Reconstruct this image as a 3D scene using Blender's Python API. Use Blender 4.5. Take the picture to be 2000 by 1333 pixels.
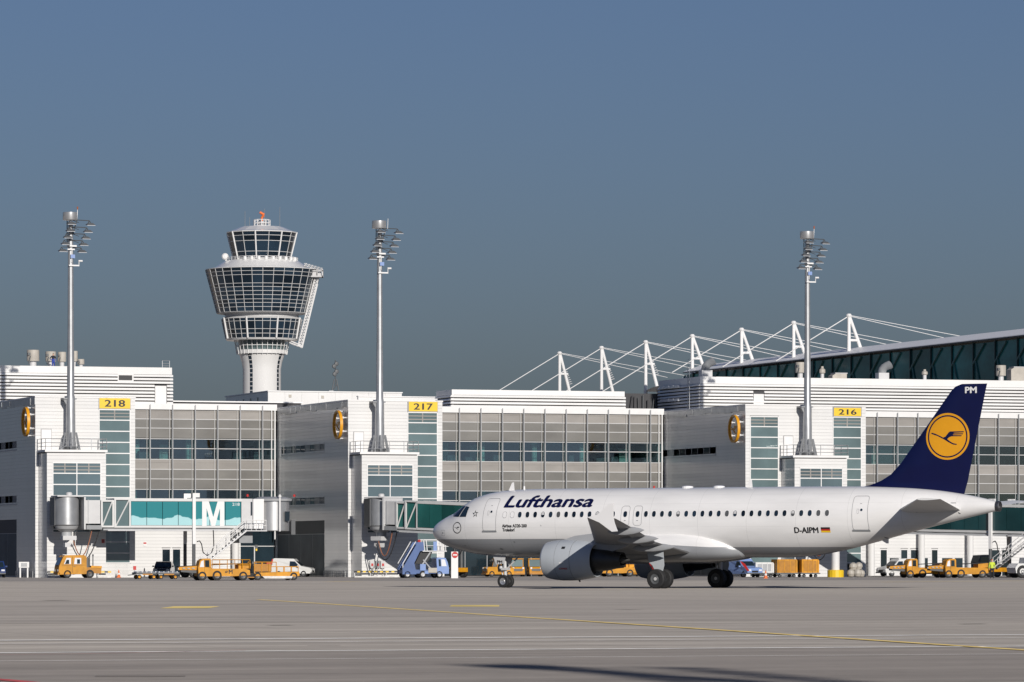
import bpy, bmesh, math, random
import numpy as np
R = math.radians
random.seed(7)
scene = bpy.context.scene
for o in list(bpy.data.objects): bpy.data.objects.remove(o)

# ------------------------------------------------------------------ camera, sky, sun, exposure
F, HOR, EYE = 9091.6, 1095.0, 1.6435          # focal length in photo pixels, horizon row, eye height
cam = bpy.data.cameras.new('camera'); camo = bpy.data.objects.new('camera', cam)
scene.collection.objects.link(camo); scene.camera = camo
cam.sensor_width = 36; cam.lens = F/2000*36; cam.shift_y = (HOR-666.5)/2000
cam.clip_start = 1; cam.clip_end = 9000
camo.location = (0, 0, EYE); camo.rotation_euler = (math.pi/2, 0, 0)

SUN_AZ, SUN_EL = 18.7, 19.0                    # to the right of straight behind the camera / above the horizon
world = bpy.data.worlds.new('World'); scene.world = world; world.use_nodes = True
nt = world.node_tree
sky = nt.nodes.new('ShaderNodeTexSky'); sky.sky_type = 'NISHITA'; sky.sun_disc = False
sky.sun_elevation = R(SUN_EL); sky.sun_rotation = R(180-SUN_AZ)
sky.air_density = 1.0; sky.dust_density = 1.6; sky.ozone_density = 1.5
tint = nt.nodes.new('ShaderNodeMix'); tint.data_type = 'RGBA'; tint.blend_type = 'MULTIPLY'
tint.inputs[0].default_value = 1; tint.inputs[7].default_value = (.52, .617, .935, 1)
bg = nt.nodes['Background']; bg.inputs[1].default_value = .0545
cap = nt.nodes.new('ShaderNodeMix'); cap.data_type = 'RGBA'; cap.blend_type = 'DARKEN'      # the lamp carries the sun's own glare
cap.inputs[0].default_value = 1; cap.inputs[7].default_value = (4.8, 5.8, 7.6, 1)
nt.links.new(sky.outputs[0], tint.inputs[6]); nt.links.new(tint.outputs[2], cap.inputs[6]); nt.links.new(cap.outputs[2], bg.inputs[0])

sl = bpy.data.lights.new('sun', 'SUN'); sl.energy = 4.0; sl.angle = R(.5); sl.color = (1, .945, .88)
so = bpy.data.objects.new('sun', sl); scene.collection.objects.link(so)
so.rotation_euler = (R(90-SUN_EL), 0, R(SUN_AZ)); so.location = (60, -200, 120)
scene.view_settings.view_transform = 'Standard'; scene.view_settings.look = 'None'
scene.view_settings.exposure = 0; scene.view_settings.gamma = 1
scene.view_settings.use_curve_mapping = False

# ------------------------------------------------------------------ materials
MATS = {}
def mat(name, rgb, rough=.5, metal=0, var=.08, scale=1.5, spec=.5, stretch=(1, 1, 1), coat=0, bump=0, rnd=0, crough=.03):
    m = bpy.data.materials.new(name); m.use_nodes = True; n = m.node_tree.nodes; l = m.node_tree.links
    b = n['Principled BSDF']; b.inputs['Roughness'].default_value = rough; b.inputs['Metallic'].default_value = metal
    b.inputs['Specular IOR Level'].default_value = spec; b.inputs['Coat Weight'].default_value = coat; b.inputs['Coat Roughness'].default_value = crough
    b.inputs['Base Color'].default_value = (*rgb, 1)
    if var:
        g = n.new('ShaderNodeNewGeometry'); mp = n.new('ShaderNodeMapping'); mp.inputs['Scale'].default_value = stretch
        t = n.new('ShaderNodeTexNoise'); t.inputs['Scale'].default_value = scale; t.inputs['Detail'].default_value = 5
        r = n.new('ShaderNodeMapRange'); r.inputs[1].default_value = .3; r.inputs[2].default_value = .7
        r.inputs[3].default_value = 1-var; r.inputs[4].default_value = 1+var
        mx = n.new('ShaderNodeMix'); mx.data_type = 'RGBA'; mx.blend_type = 'MULTIPLY'; mx.inputs[0].default_value = 1
        mx.inputs[6].default_value = (*rgb, 1)
        l.new(g.outputs['Position'], mp.inputs[0]); l.new(mp.outputs[0], t.inputs['Vector'])
        l.new(t.outputs['Fac'], r.inputs[0]); l.new(mx.outputs[2], b.inputs['Base Color'])
        if rnd:      # every board, pane or casting has a slightly different tone
            oi = n.new('ShaderNodeObjectInfo'); ro = n.new('ShaderNodeMapRange'); ro.inputs[3].default_value = 1-rnd; ro.inputs[4].default_value = 1+rnd
            mu = n.new('ShaderNodeMath'); mu.operation = 'MULTIPLY'
            l.new(oi.outputs['Random'], ro.inputs[0]); l.new(ro.outputs[0], mu.inputs[0]); l.new(r.outputs[0], mu.inputs[1]); l.new(mu.outputs[0], mx.inputs[7])
        else: l.new(r.outputs[0], mx.inputs[7])
        if bump:
            bp = n.new('ShaderNodeBump'); bp.inputs['Strength'].default_value = bump; bp.inputs['Distance'].default_value = .05
            l.new(t.outputs['Fac'], bp.inputs['Height']); l.new(bp.outputs[0], b.inputs['Normal'])
    MATS[name] = m
    return m
mat('white_panel', (.73, .725, .71), .25, 0, .035, .35, stretch=(1, 1, .3), bump=.3, rnd=.035, coat=.6, crough=.14)
mat('white_louvre', (.73, .725, .71), .4, 0, .04, .4, rnd=.05)
mat('white_steel', (.76, .755, .745), .35, 0, .03)
mat('roof_white', (.95, .94, .92), .45, 0, .02)
mat('joint_grey', (.34, .34, .34), .6, 0, .05)
mat('pale_white', (.62, .62, .61), .4, 0, .04)
mat('joint_dark', (.05, .05, .055), .7, 0, .05)
mat('pale_grey', (.55, .55, .55), .4, 0, .05)
mat('grey_paint', (.38, .39, .40), .45, 0, .08)
mat('mid_grey', (.25, .26, .27), .45, 0, .08)
mat('dark_grey', (.09, .095, .10), .5, 0, .1)
mat('black', (.015, .015, .017), .5, 0, .1)
mat('rubber', (.02, .02, .021), .75, 0, .15, 6)
mat('galvanised', (.42, .43, .44), .38, .55, .12, 1.2)
mat('aluminium', (.62, .62, .62), .30, .7, .06)
mat('vent_beige', (.42, .39, .34), .55, 0, .1)
mat('spandrel_light', (.315, .297, .275), .22, 0, .10, .35, stretch=(1, 1, 2.5), coat=.3, rnd=.09)
mat('spandrel_grey', (.205, .198, .183), .20, 0, .12, .30, stretch=(1, 1, 2), coat=.3, rnd=.11)
mat('strip_glass', (.125, .18, .185), .06, 0, .16, .3, 1.0, rnd=.2)
mat('box_glass', (.095, .135, .15), .06, 0, .15, .3, 1.0, rnd=.2)
mat('dark_glass', (.014, .025, .033), .05, 0, .3, .3, 1.0, rnd=.4)
mat('navy_glass', (.013, .026, .042), .06, 0, .35, .12, .8, rnd=.55)
mat('hall_glass', (.035, .19, .17), .12, 0, .6, .16, .3, rnd=.4, stretch=(1, 1, 2))
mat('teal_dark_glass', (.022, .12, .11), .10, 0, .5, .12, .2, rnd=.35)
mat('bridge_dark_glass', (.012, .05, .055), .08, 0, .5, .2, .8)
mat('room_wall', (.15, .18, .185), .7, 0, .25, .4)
mat('brace_teal', (.08, .2, .18), .5, 0, .2)
mat('hall_steel', (.03, .07, .065), .5, 0, .1)
mat('mint_wall', (.42, .55, .47), .6, 0, .08)
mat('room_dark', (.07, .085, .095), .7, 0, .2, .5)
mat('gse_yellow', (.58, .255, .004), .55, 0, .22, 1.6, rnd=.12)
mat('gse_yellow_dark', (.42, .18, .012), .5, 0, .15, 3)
mat('sign_yellow', (.80, .53, .02), .45, 0, .03)
mat('emblem_yellow', (.74, .33, .012), .42, 0, .03)
mat('ink_black', (.012, .012, .014), .5, 0, 0)
mat('red', (.50, .03, .025), .45, 0, .05)
mat('orange', (.75, .16, .03), .5, 0, .05)
mat('lamp_amber', (.34, .10, .04), .4, 0, 0)
mat('blue_truck', (.07, .125, .29), .45, 0, .1)
mat('blue_light', (.20, .30, .56), .45, 0, .06)
mat('car_black', (.012, .013, .016), .2, 0, .1, coat=.6)
mat('car_blue', (.02, .045, .16), .25, 0, .1, coat=.5)
mat('car_white', (.72, .72, .70), .3, 0, .04, coat=.5)
mat('lamp_glass', (.75, .76, .78), .15, 0, 0)
mat('navy_paint', (.004, .006, .048), .3, 0, .06, coat=.3)
mat('plane_white', (.86, .85, .84), .28, 0, .02, .5, coat=.4)
mat('wing_grey', (.35, .36, .375), .38, 0, .06, .6)
mat('tail_grey', (.80, .80, .79), .35, 0, .05, .6)
mat('nacelle_grey', (.44, .47, .50), .33, 0, .05, .8)
mat('steel_dark', (.16, .16, .17), .35, .8, .15)
mat('exhaust', (.07, .068, .065), .45, .6, .2)
mat('outline_grey', (.33, .33, .34), .5, 0, 0)
mat('flag_gold', (.85, .55, .02), .5, 0, 0)
mat('skin', (.50, .30, .21), .6, 0, .05)
mat('cloth_blue', (.03, .06, .30), .8, 0, .15)
mat('cloth_dark', (.02, .022, .03), .85, 0, .15)
mat('vest_yellow', (.62, .75, .06), .7, 0, .1)
mat('hose_brown', (.30, .11, .05), .6, 0, .1)
mat('paint_white', (.72, .71, .69), .6, 0, .2, 2)
mat('yellow_worn', (.48, .37, .12), .7, 0, .5, .35)
mat('paint_yellow', (.55, .41, .14), .6, 0, .25, 1.2)
mat('paint_red', (.30, .05, .05), .7, 0, .3, 2)

for k in ('paint_white', 'paint_yellow', 'paint_red', 'yellow_worn'): MATS[k].node_tree.nodes['Principled BSDF'].inputs['Diffuse Roughness'].default_value = 1

def teal_tunnel():
    """jet bridge glass: teal tinted, with the pale frosted wave printed along its lower third"""
    m = mat('tunnel_glass', (.02, .11, .12), .07, 0, 0, spec=.9); n = m.node_tree.nodes; l = m.node_tree.links
    b = n['Principled BSDF']; g = n.new('ShaderNodeNewGeometry'); s = n.new('ShaderNodeSeparateXYZ')
    t = n.new('ShaderNodeTexNoise'); t.inputs['Scale'].default_value = .55; t.inputs['Detail'].default_value = 3
    a = n.new('ShaderNodeMath'); a.operation = 'MULTIPLY_ADD'; a.inputs[1].default_value = -1.5
    c = n.new('ShaderNodeMapRange'); c.inputs[1].default_value = 4.86; c.inputs[2].default_value = 4.92
    c.inputs[3].default_value = 1; c.inputs[4].default_value = 0
    mx = n.new('ShaderNodeMix'); mx.data_type = 'RGBA'; mx.inputs[6].default_value = (.03, .22, .24, 1); mx.inputs[7].default_value = (.40, .66, .68, 1)
    l.new(g.outputs['Position'], s.inputs[0]); l.new(g.outputs['Position'], t.inputs['Vector'])
    l.new(t.outputs['Fac'], a.inputs[0]); l.new(s.outputs['Z'], a.inputs[2]); l.new(a.outputs[0], c.inputs[0])
    l.new(c.outputs[0], mx.inputs[0]); l.new(mx.outputs[2], b.inputs['Base Color'])
teal_tunnel()

def vision_glass():
    m = bpy.data.materials.new('vision_glass'); m.use_nodes = True; n = m.node_tree.nodes; l = m.node_tree.links
    n.remove(n['Principled BSDF'])
    tr = n.new('ShaderNodeBsdfTransparent'); tr.inputs[0].default_value = (.62, .77, .78, 1)
    gl = n.new('ShaderNodeBsdfGlossy'); gl.inputs[0].default_value = (.9, .93, .93, 1); gl.inputs['Roughness'].default_value = .03
    fr = n.new('ShaderNodeFresnel'); fr.inputs[0].default_value = 2.5
    mx = n.new('ShaderNodeMixShader')
    l.new(fr.outputs[0], mx.inputs[0]); l.new(tr.outputs[0], mx.inputs[1]); l.new(gl.outputs[0], mx.inputs[2])
    l.new(mx.outputs[0], n['Material Output'].inputs[0])
    MATS['vision_glass'] = m
vision_glass()

def fuselage_paint():
    """white over grey, the grey belly line steps down behind the wing (object coordinates)"""
    m = mat('fuselage_paint', (.74, .735, .725), .26, 0, 0, coat=.4); n = m.node_tree.nodes; l = m.node_tree.links
    b = n['Principled BSDF']; tc = n.new('ShaderNodeTexCoord'); s = n.new('ShaderNodeSeparateXYZ')
    e = n.new('ShaderNodeMapRange'); e.inputs[1].default_value = 10; e.inputs[2].default_value = 20
    e.inputs[3].default_value = 2.93; e.inputs[4].default_value = 2.42
    gt = n.new('ShaderNodeMath'); gt.operation = 'GREATER_THAN'
    t = n.new('ShaderNodeTexNoise'); t.inputs['Scale'].default_value = .9; t.inputs['Detail'].default_value = 6
    mp = n.new('ShaderNodeMapping'); mp.inputs['Scale'].default_value = (.35, 1, 1.6)
    r = n.new('ShaderNodeMapRange'); r.inputs[1].default_value = .35; r.inputs[2].default_value = .75; r.inputs[3].default_value = 1.0; r.inputs[4].default_value = .88
    # faint frame joints round the hull
    w = n.new('ShaderNodeMath'); w.operation = 'PINGPONG'; w.inputs[1].default_value = 1.6
    w2 = n.new('ShaderNodeMath'); w2.operation = 'LESS_THAN'; w2.inputs[1].default_value = .012
    w3 = n.new('ShaderNodeMapRange'); w3.inputs[3].default_value = 1; w3.inputs[4].default_value = .84
    mx = n.new('ShaderNodeMix'); mx.data_type = 'RGBA'; mx.inputs[6].default_value = (.30, .31, .325, 1); mx.inputs[7].default_value = (.87, .86, .845, 1)
    m2 = n.new('ShaderNodeMix'); m2.data_type = 'RGBA'; m2.blend_type = 'MULTIPLY'; m2.inputs[0].default_value = 1
    m3 = n.new('ShaderNodeMix'); m3.data_type = 'RGBA'; m3.blend_type = 'MULTIPLY'; m3.inputs[0].default_value = 1
    l.new(tc.outputs['Object'], s.inputs[0]); l.new(s.outputs['X'], e.inputs[0]); l.new(s.outputs['Z'], gt.inputs[0]); l.new(e.outputs[0], gt.inputs[1])
    l.new(tc.outputs['Object'], mp.inputs[0]); l.new(mp.outputs[0], t.inputs['Vector']); l.new(t.outputs['Fac'], r.inputs[0])
    l.new(s.outputs['X'], w.inputs[0]); l.new(w.outputs[0], w2.inputs[0]); l.new(w2.outputs[0], w3.inputs[0])
    prev = w3.outputs[0]
    for zz, ww in ((3.62, .006), (4.98, .006), (2.6, .006), (5.5, .005)):
        sb = n.new('ShaderNodeMath'); sb.operation = 'SUBTRACT'; sb.inputs[1].default_value = zz; ab = n.new('ShaderNodeMath'); ab.operation = 'ABSOLUTE'
        lt = n.new('ShaderNodeMath'); lt.operation = 'LESS_THAN'; lt.inputs[1].default_value = ww; mr = n.new('ShaderNodeMapRange'); mr.inputs[3].default_value = 1; mr.inputs[4].default_value = .86
        mm = n.new('ShaderNodeMath'); mm.operation = 'MULTIPLY'
        l.new(s.outputs['Z'], sb.inputs[0]); l.new(sb.outputs[0], ab.inputs[0]); l.new(ab.outputs[0], lt.inputs[0]); l.new(lt.outputs[0], mr.inputs[0]); l.new(mr.outputs[0], mm.inputs[0]); l.new(prev, mm.inputs[1]); prev = mm.outputs[0]
    l.new(gt.outputs[0], mx.inputs[0]); l.new(mx.outputs[2], m2.inputs[6]); l.new(r.outputs[0], m2.inputs[7])
    l.new(m2.outputs[2], m3.inputs[6]); l.new(prev, m3.inputs[7]); l.new(m3.outputs[2], b.inputs['Base Color'])
fuselage_paint()

# ------------------------------------------------------------------ mesh helpers
COL = scene.collection
CUBES = {}
CV = [(-.5,-.5,-.5),(.5,-.5,-.5),(.5,.5,-.5),(-.5,.5,-.5),(-.5,-.5,.5),(.5,-.5,.5),(.5,.5,.5),(-.5,.5,.5)]
CF = [(0,3,2,1),(4,5,6,7),(0,1,5,4),(1,2,6,5),(2,3,7,6),(3,0,4,7)]
def cube_mesh(m):
    if m not in CUBES:
        me = bpy.data.meshes.new('block_'+m); me.from_pydata(CV, [], CF); me.materials.append(MATS[m]); CUBES[m] = me
    return CUBES[m]
def link(name, data, parent=None):
    o = bpy.data.objects.new(name, data); COL.objects.link(o)
    if parent is not None: o.parent = parent
    return o
def box(p, name, m, x0, x1, y0, y1, z0, z1, rot=None):
    o = link(name, cube_mesh(m), p)
    o.location = ((x0+x1)/2, (y0+y1)/2, (z0+z1)/2); o.scale = (abs(x1-x0), abs(y1-y0), abs(z1-z0))
    if rot: o.rotation_euler = rot
    return o
def mesh(p, name, m, v, f, smooth=False, fix=True):
    me = bpy.data.meshes.new(name); me.from_pydata([tuple(a) for a in v], [], f)
    for mm in (m if isinstance(m, (list, tuple)) else [m]): me.materials.append(MATS[mm])
    if fix:
        b = bmesh.new(); b.from_mesh(me); bmesh.ops.recalc_face_normals(b, faces=b.faces); b.to_mesh(me); b.free()
    if smooth:
        for q in me.polygons: q.use_smooth = True
        try: me.set_sharp_from_angle(angle=R(21))
        except Exception: pass
    return link(name, me, p)
class MB:
    """collects shapes for ONE part"""
    def __init__(s): s.v = []; s.f = []
    def add(s, v, f):
        k = len(s.v); s.v += [tuple(a) for a in v]; s.f += [tuple(i+k for i in q) for q in f]; return s
    def box(s, x0, x1, y0, y1, z0, z1):
        return s.add([((x0+x1)/2+a*(x1-x0), (y0+y1)/2+b*(y1-y0), (z0+z1)/2+c*(z1-z0)) for a, b, c in CV], CF)
    def tube(s, p0, p1, r0, r1=None, n=8, caps=True):
        r1 = r0 if r1 is None else r1
        a = np.array(p0, float); b = np.array(p1, float); d = b-a; L = np.linalg.norm(d)
        if L < 1e-9: return s
        d /= L; h = np.array((0, 0, 1.)) if abs(d[2]) < .9 else np.array((1., 0, 0))
        e = np.cross(d, h); e /= np.linalg.norm(e); g = np.cross(d, e)
        v = []
        for c, r in ((a, r0), (b, r1)):
            for k in range(n):
                t = 2*math.pi*k/n; v.append(c+r*(math.cos(t)*e+math.sin(t)*g))
        f = [(k, (k+1) % n, n+(k+1) % n, n+k) for k in range(n)]
        if caps: f += [tuple(range(n))[::-1], tuple(range(n, 2*n))]
        return s.add(v, f)
    def path(s, pts, r, n=6):
        for a, b in zip(pts[:-1], pts[1:]): s.tube(a, b, r, r, n)
        return s
    def prism(s, prof, y0, y1):
        """prof in x,z extruded along y"""
        n = len(prof); v = [(x, y0, z) for x, z in prof]+[(x, y1, z) for x, z in prof]
        f = [tuple(range(n)), tuple(range(n, 2*n))[::-1]]+[(k, k+n, (k+1) % n+n, (k+1) % n) for k in range(n)]
        return s.add(v, f)
    def rev(s, prof, n=24, c=(0, 0, 0), axis='z', a0=0, a1=2*math.pi):
        """profile (r, h) turned about an axis"""
        full = abs(a1-a0-2*math.pi) < 1e-6; m = n if full else n+1; v = []
        for r, h in prof:
            for k in range(m):
                t = a0+(a1-a0)*k/n; q = (r*math.cos(t), r*math.sin(t), h)
                if axis == 'x': q = (q[2], q[0], q[1])
                elif axis == 'y': q = (q[0], q[2], q[1])
                v.append((c[0]+q[0], c[1]+q[1], c[2]+q[2]))
        f = []
        for j in range(len(prof)-1):
            for k in range(n):
                k2 = (k+1) % m; f.append((j*m+k, j*m+k2, (j+1)*m+k2, (j+1)*m+k))
        if full and tuple(prof[0]) != tuple(prof[-1]):
            if prof[0][0] > 1e-6: f.append(tuple(range(m))[::-1])
            if prof[-1][0] > 1e-6: f.append(tuple(range((len(prof)-1)*m, len(prof)*m)))
        return s.add(v, f)
    def out(s, p, name, m, smooth=False): return mesh(p, name, m, s.v, s.f, smooth)
def thing(name, label, cat, loc=(0, 0, 0), rz=0, group=None):
    o = bpy.data.objects.new(name, None); COL.objects.link(o); o.empty_display_size = .5
    o.location = loc; o.rotation_euler = (0, 0, rz); o['label'] = label; o['category'] = cat
    if group: o['group'] = group
    return o
def tag(o, label, cat, group=None):
    o['label'] = label; o['category'] = cat
    if group: o['group'] = group
    return o
def struct(o): o['kind'] = 'structure'; return o

GLYPH = {}
def glyphs(txt, shear=0):
    k = (txt, shear)
    if k not in GLYPH:
        cu = bpy.data.curves.new('text', 'FONT'); cu.body = txt; cu.shear = shear; cu.resolution_u = 4
        ob = bpy.data.objects.new('text', cu); COL.objects.link(ob)
        dg = bpy.context.evaluated_depsgraph_get(); me = bpy.data.meshes.new_from_object(ob.evaluated_get(dg))
        bm = bmesh.new(); bm.from_mesh(me)
        bmesh.ops.remove_doubles(bm, verts=bm.verts, dist=1e-4)
        xs = [v.co.x for v in bm.verts]; ys = [v.co.y for v in bm.verts]
        x0, x1, y0, y1 = min(xs), max(xs), min(ys), max(ys)
        for j in range(1, 9):
            z = y0+(y1-y0)*j/9
            bmesh.ops.bisect_plane(bm, geom=bm.verts[:]+bm.edges[:]+bm.faces[:], plane_co=(0, z, 0), plane_no=(0, 1, 0))
        bm.verts.index_update()
        V = [((v.co.x-x0)/(x1-x0), (v.co.y-y0)/(y1-y0)) for v in bm.verts]; Fc = [tuple(v.index for v in f.verts) for f in bm.faces]
        bm.free(); bpy.data.objects.remove(ob); bpy.data.meshes.remove(me); bpy.data.curves.remove(cu)
        GLYPH[k] = (V, Fc)
    return GLYPH[k]
def write(p, name, m, txt, fn, shear=0, bold=0, boldz=0):
    """fn maps the unit box to a point of the surface; heavier strokes are stacked strokes"""
    V, Fc = glyphs(txt, shear); W = []; Q = []
    sh = [(0, 0)] if not bold else [(0, 0), (-bold, 0), (bold, 0), (0, -boldz), (0, boldz), (-bold*.7, -boldz*.7), (bold*.7, boldz*.7)]
    for i, (dx, dz) in enumerate(sh):
        k = len(W)
        for s, t in V:
            q = fn(s*(1-2*bold)+bold+dx, t*(1-2*boldz)+boldz+dz); W.append((q[0], q[1]-.0015*i, q[2]))
        Q += [tuple(j+k for j in f) for f in Fc]
    return mesh(p, name, m, W, Q, fix=False)

CRANE = [(-.78,.15),(-.7,.16),(-.56,.12),(-.4,.05),(-.25,-.02),(-.19,-.05),(-.08,.0),(0,.1),(.06,.17),(.12,.21),(.75,.21),(.74,.165),(.3,.15),(.28,.125),(.72,.12),(.7,.08),(.27,.075),(.25,.05),(.66,.04),(.63,.0),(.2,.0),(.1,-.03),(.03,-.08),(0,-.12),(.1,-.2),(.25,-.29),(.43,-.33),(.42,-.37),(.25,-.35),(.05,-.25),(-.15,-.13),(-.45,.02),(-.7,.1)]

# ------------------------------------------------------------------ terminal frame: u along the front, v into the building, z up
AL = R(18.4); CA, SA = math.cos(AL), math.sin(AL)
OY = F/20.4; OX = (222-1000)/20.4
def bw(u, v, z=0): return (OX+u*CA-v*SA, OY+u*SA+v*CA, z)
def U(px, v):
    t = (px-1000)/F
    return (t*(OY+v*CA)-OX+v*SA)/(CA-t*SA)
def ZZ(px, py, v):
    return EYE+(HOR-py)*(OY+U(px, v)*SA+v*CA)/F
def VV(px, u):
    """depth on a side wall at u seen in column px"""
    t = (px-1000)/F
    return (OX+u*CA-t*(OY+u*SA))/(SA+t*CA)
def ground_at(px, py):
    Y = F*EYE/(py-HOR); return ((px-1000)*Y/F, Y)
class BT:
    """a thing standing in the terminal frame; children take building coordinates"""
    def __init__(s, name, label, cat, u0, v0, group=None, z0=0):
        s.u0, s.v0, s.z0 = u0, v0, z0
        s.o = thing(name, label, cat, bw(u0, v0, z0), AL, group)
    def box(s, name, m, u0, u1, v0, v1, z0, z1, p=None):
        return box(s.o, name, m, u0-s.u0, u1-s.u0, v0-s.v0, v1-s.v0, z0-s.z0, z1-s.z0)
    def pt(s, u, v, z): return (u-s.u0, v-s.v0, z-s.z0)
    def mb(s, mbo, name, m, smooth=False):
        mbo.v = [s.pt(*q) for q in mbo.v]; return mbo.out(s.o, name, m, smooth)
# ------------------------------------------------------------------ ground
def ground_material(name, rgb, streak, patch, joint):
    m = mat(name, rgb, .82, 0, 0, spec=.3); n = m.node_tree.nodes; l = m.node_tree.links; b = n['Principled BSDF']
    g = n.new('ShaderNodeNewGeometry'); mp = n.new('ShaderNodeMapping'); mp.inputs['Rotation'].default_value = (0, 0, -AL)
    l.new(g.outputs['Position'], mp.inputs[0])
    out = None
    def mul(sock):
        nonlocal out
        mx = n.new('ShaderNodeMix'); mx.data_type = 'RGBA'; mx.blend_type = 'MULTIPLY'; mx.inputs[0].default_value = 1
        if out is None: mx.inputs[6].default_value = (*rgb, 1)
        else: l.new(out, mx.inputs[6])
        l.new(sock, mx.inputs[7]); out = mx.outputs[2]
    def noise(scale, st, amt, det=6):
        q = n.new('ShaderNodeMapping'); q.inputs['Scale'].default_value = st; l.new(mp.outputs[0], q.inputs[0])
        t = n.new('ShaderNodeTexNoise'); t.inputs['Scale'].default_value = scale; t.inputs['Detail'].default_value = det; l.new(q.outputs[0], t.inputs['Vector'])
        r = n.new('ShaderNodeMapRange'); r.inputs[1].default_value = .3; r.inputs[2].default_value = .7; r.inputs[3].default_value = 1-amt; r.inputs[4].default_value = 1+amt
        l.new(t.outputs['Fac'], r.inputs[0]); mul(r.outputs[0])
    noise(.25, (.25, 1, 1), patch); noise(1.0, (.12, .55, 1), streak); noise(3.0, (.6, 1, 1), .08); noise(30, (1, 1, 1), .05)
    # tyre rub and sweeping streaks run along the stands
    noise(.9, (.02, 1.0, 1), streak*.8, 3)
    if joint:
        br = n.new('ShaderNodeTexBrick'); br.offset = 0; br.inputs['Scale'].default_value = 1
        br.inputs['Brick Width'].default_value = joint; br.inputs['Row Height'].default_value = joint; br.inputs['Mortar Size'].default_value = .035
        br.inputs['Color1'].default_value = (1, 1, 1, 1); br.inputs['Color2'].default_value = (.93, .93, .94, 1); br.inputs['Mortar'].default_value = (.72, .72, .72, 1)
        l.new(mp.outputs[0], br.inputs['Vector']); mul(br.outputs['Color'])
    l.new(out, b.inputs['Base Color']); b.inputs['Diffuse Roughness'].default_value = 1
    bp = n.new('ShaderNodeBump'); bp.inputs['Strength'].default_value = .25; bp.inputs['Distance'].default_value = .02
    t = n.new('ShaderNodeTexNoise'); t.inputs['Scale'].default_value = 18; t.inputs['Detail'].default_value = 4
    l.new(g.outputs['Position'], t.inputs['Vector']); l.new(t.outputs['Fac'], bp.inputs['Height']); l.new(bp.outputs[0], b.inputs['Normal'])
ground_material('apron_concrete', (.262, .240, .215), .14, .12, 7.5)
ground_material('apron_asphalt', (.228, .209, .190), .14, .13, 0)
ground_material('service_asphalt', (.172, .16, .152), .08, .08, 0)
ground_material('near_asphalt', (.182, .165, .150), .12, .12, 0)
ground_material('tar_stain', (.145, .13, .118), .2, .2, 0)

def sheet(name, m, quad, z, structure=True):
    o = mesh(None, name, m, [(x, y, z) for x, y in quad], [tuple(range(len(quad)))])
    for pgn in o.data.polygons:
        if pgn.normal.z < 0: o.data.flip_normals(); break
    return struct(o) if structure else o
sheet('ground', 'apron_concrete', [(-2500, -900), (2500, -900), (2500, 5000), (-2500, 5000)], 0)
def strip_v(name, m, pa, pb, z, u0=-260, u1=330):
    """band parallel to the terminal between two photo rows read at the middle column"""
    va = VVg(pa); vb = VVg(pb)
    return sheet(name, m, [bw(u0, va)[:2], bw(u1, va)[:2], bw(u1, vb)[:2], bw(u0, vb)[:2]], z)
def VVg(py):
    X, Y = ground_at(1000, py); return -(X-OX)*SA+(Y-OY)*CA
strip_v('service_road', 'service_asphalt', 1134.5, 1124, .004)
strip_v('taxi_lane', 'apron_asphalt', 1214, 1171.5, .004)
strip_v('near_apron', 'near_asphalt', 1340, 1271.5, .004)
def line_v(name, m, py, wid, u0=-260, u1=330, z=.009):
    v = VVg(py)
    o = sheet(name, m, [bw(u0, v)[:2], bw(u1, v)[:2], bw(u1, v+wid)[:2], bw(u0, v+wid)[:2]], z); return o
line_v('painted_line', 'paint_white', 1246.5, .5)
line_v('painted_line', 'paint_white', 1270.0, .36)
line_v('painted_line', 'paint_white', 1252.5, .16)
line_v('painted_line', 'paint_white', 1285.5, .10)
def poly_line(name, m, pts, w, z=.009):
    P = [np.array(ground_at(*p)) for p in pts]; L = []; Rr = []
    for i, p in enumerate(P):
        d = P[min(i+1, len(P)-1)]-P[max(i-1, 0)]; d /= np.linalg.norm(d); n_ = np.array((-d[1], d[0]))*w/2
        L.append(p+n_); Rr.append(p-n_)
    k = len(P); v = [(*q, z) for q in L]+[(*q, z) for q in Rr]
    o = mesh(None, name, m, v, [(i, i+1, k+i+1, k+i) for i in range(k-1)])
    if o.data.polygons[0].normal.z < 0: o.data.flip_normals()
    return struct(o)
poly_line('taxi_line', 'paint_yellow', [(505, 1172), (640, 1180.5), (780, 1190.2), (1000, 1205), (1270, 1222.6), (1530, 1240), (1760, 1255.3), (2040, 1273.5)], .30, .013)
poly_line('painted_line', 'paint_red', [(-200, 1318), (0, 1329), (45, 1333), (80, 1337)], .25, .013)
poly_line('painted_line', 'paint_red', [(-40, 1281), (150, 1279), (480, 1271.2)], .06, .014)
poly_line('stand_marking', 'yellow_worn', [(326, 1187), (418, 1187)], 6.5)
poly_line('stand_marking', 'yellow_worn', [(880, 1184), (975, 1184)], 5.5)
poly_line('stand_marking', 'paint_yellow', [(640, 1136.6), (700, 1136.2)], 1.4)
poly_line('stand_marking', 'paint_yellow', [(1720, 1137.4), (2040, 1134.6)], .8)
for a, b, y, w in ((186, 362, 1322, .7), (525, 570, 1222, .5), (1875, 1925, 1219.5, .5), (600, 665, 1262, .12), (1210, 1245, 1191.5, .8), (90, 130, 1173.5, 1.0)):
    poly_line('tar_patch', 'tar_stain', [(a, y), (b, y-.3)], w, .008)

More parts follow.
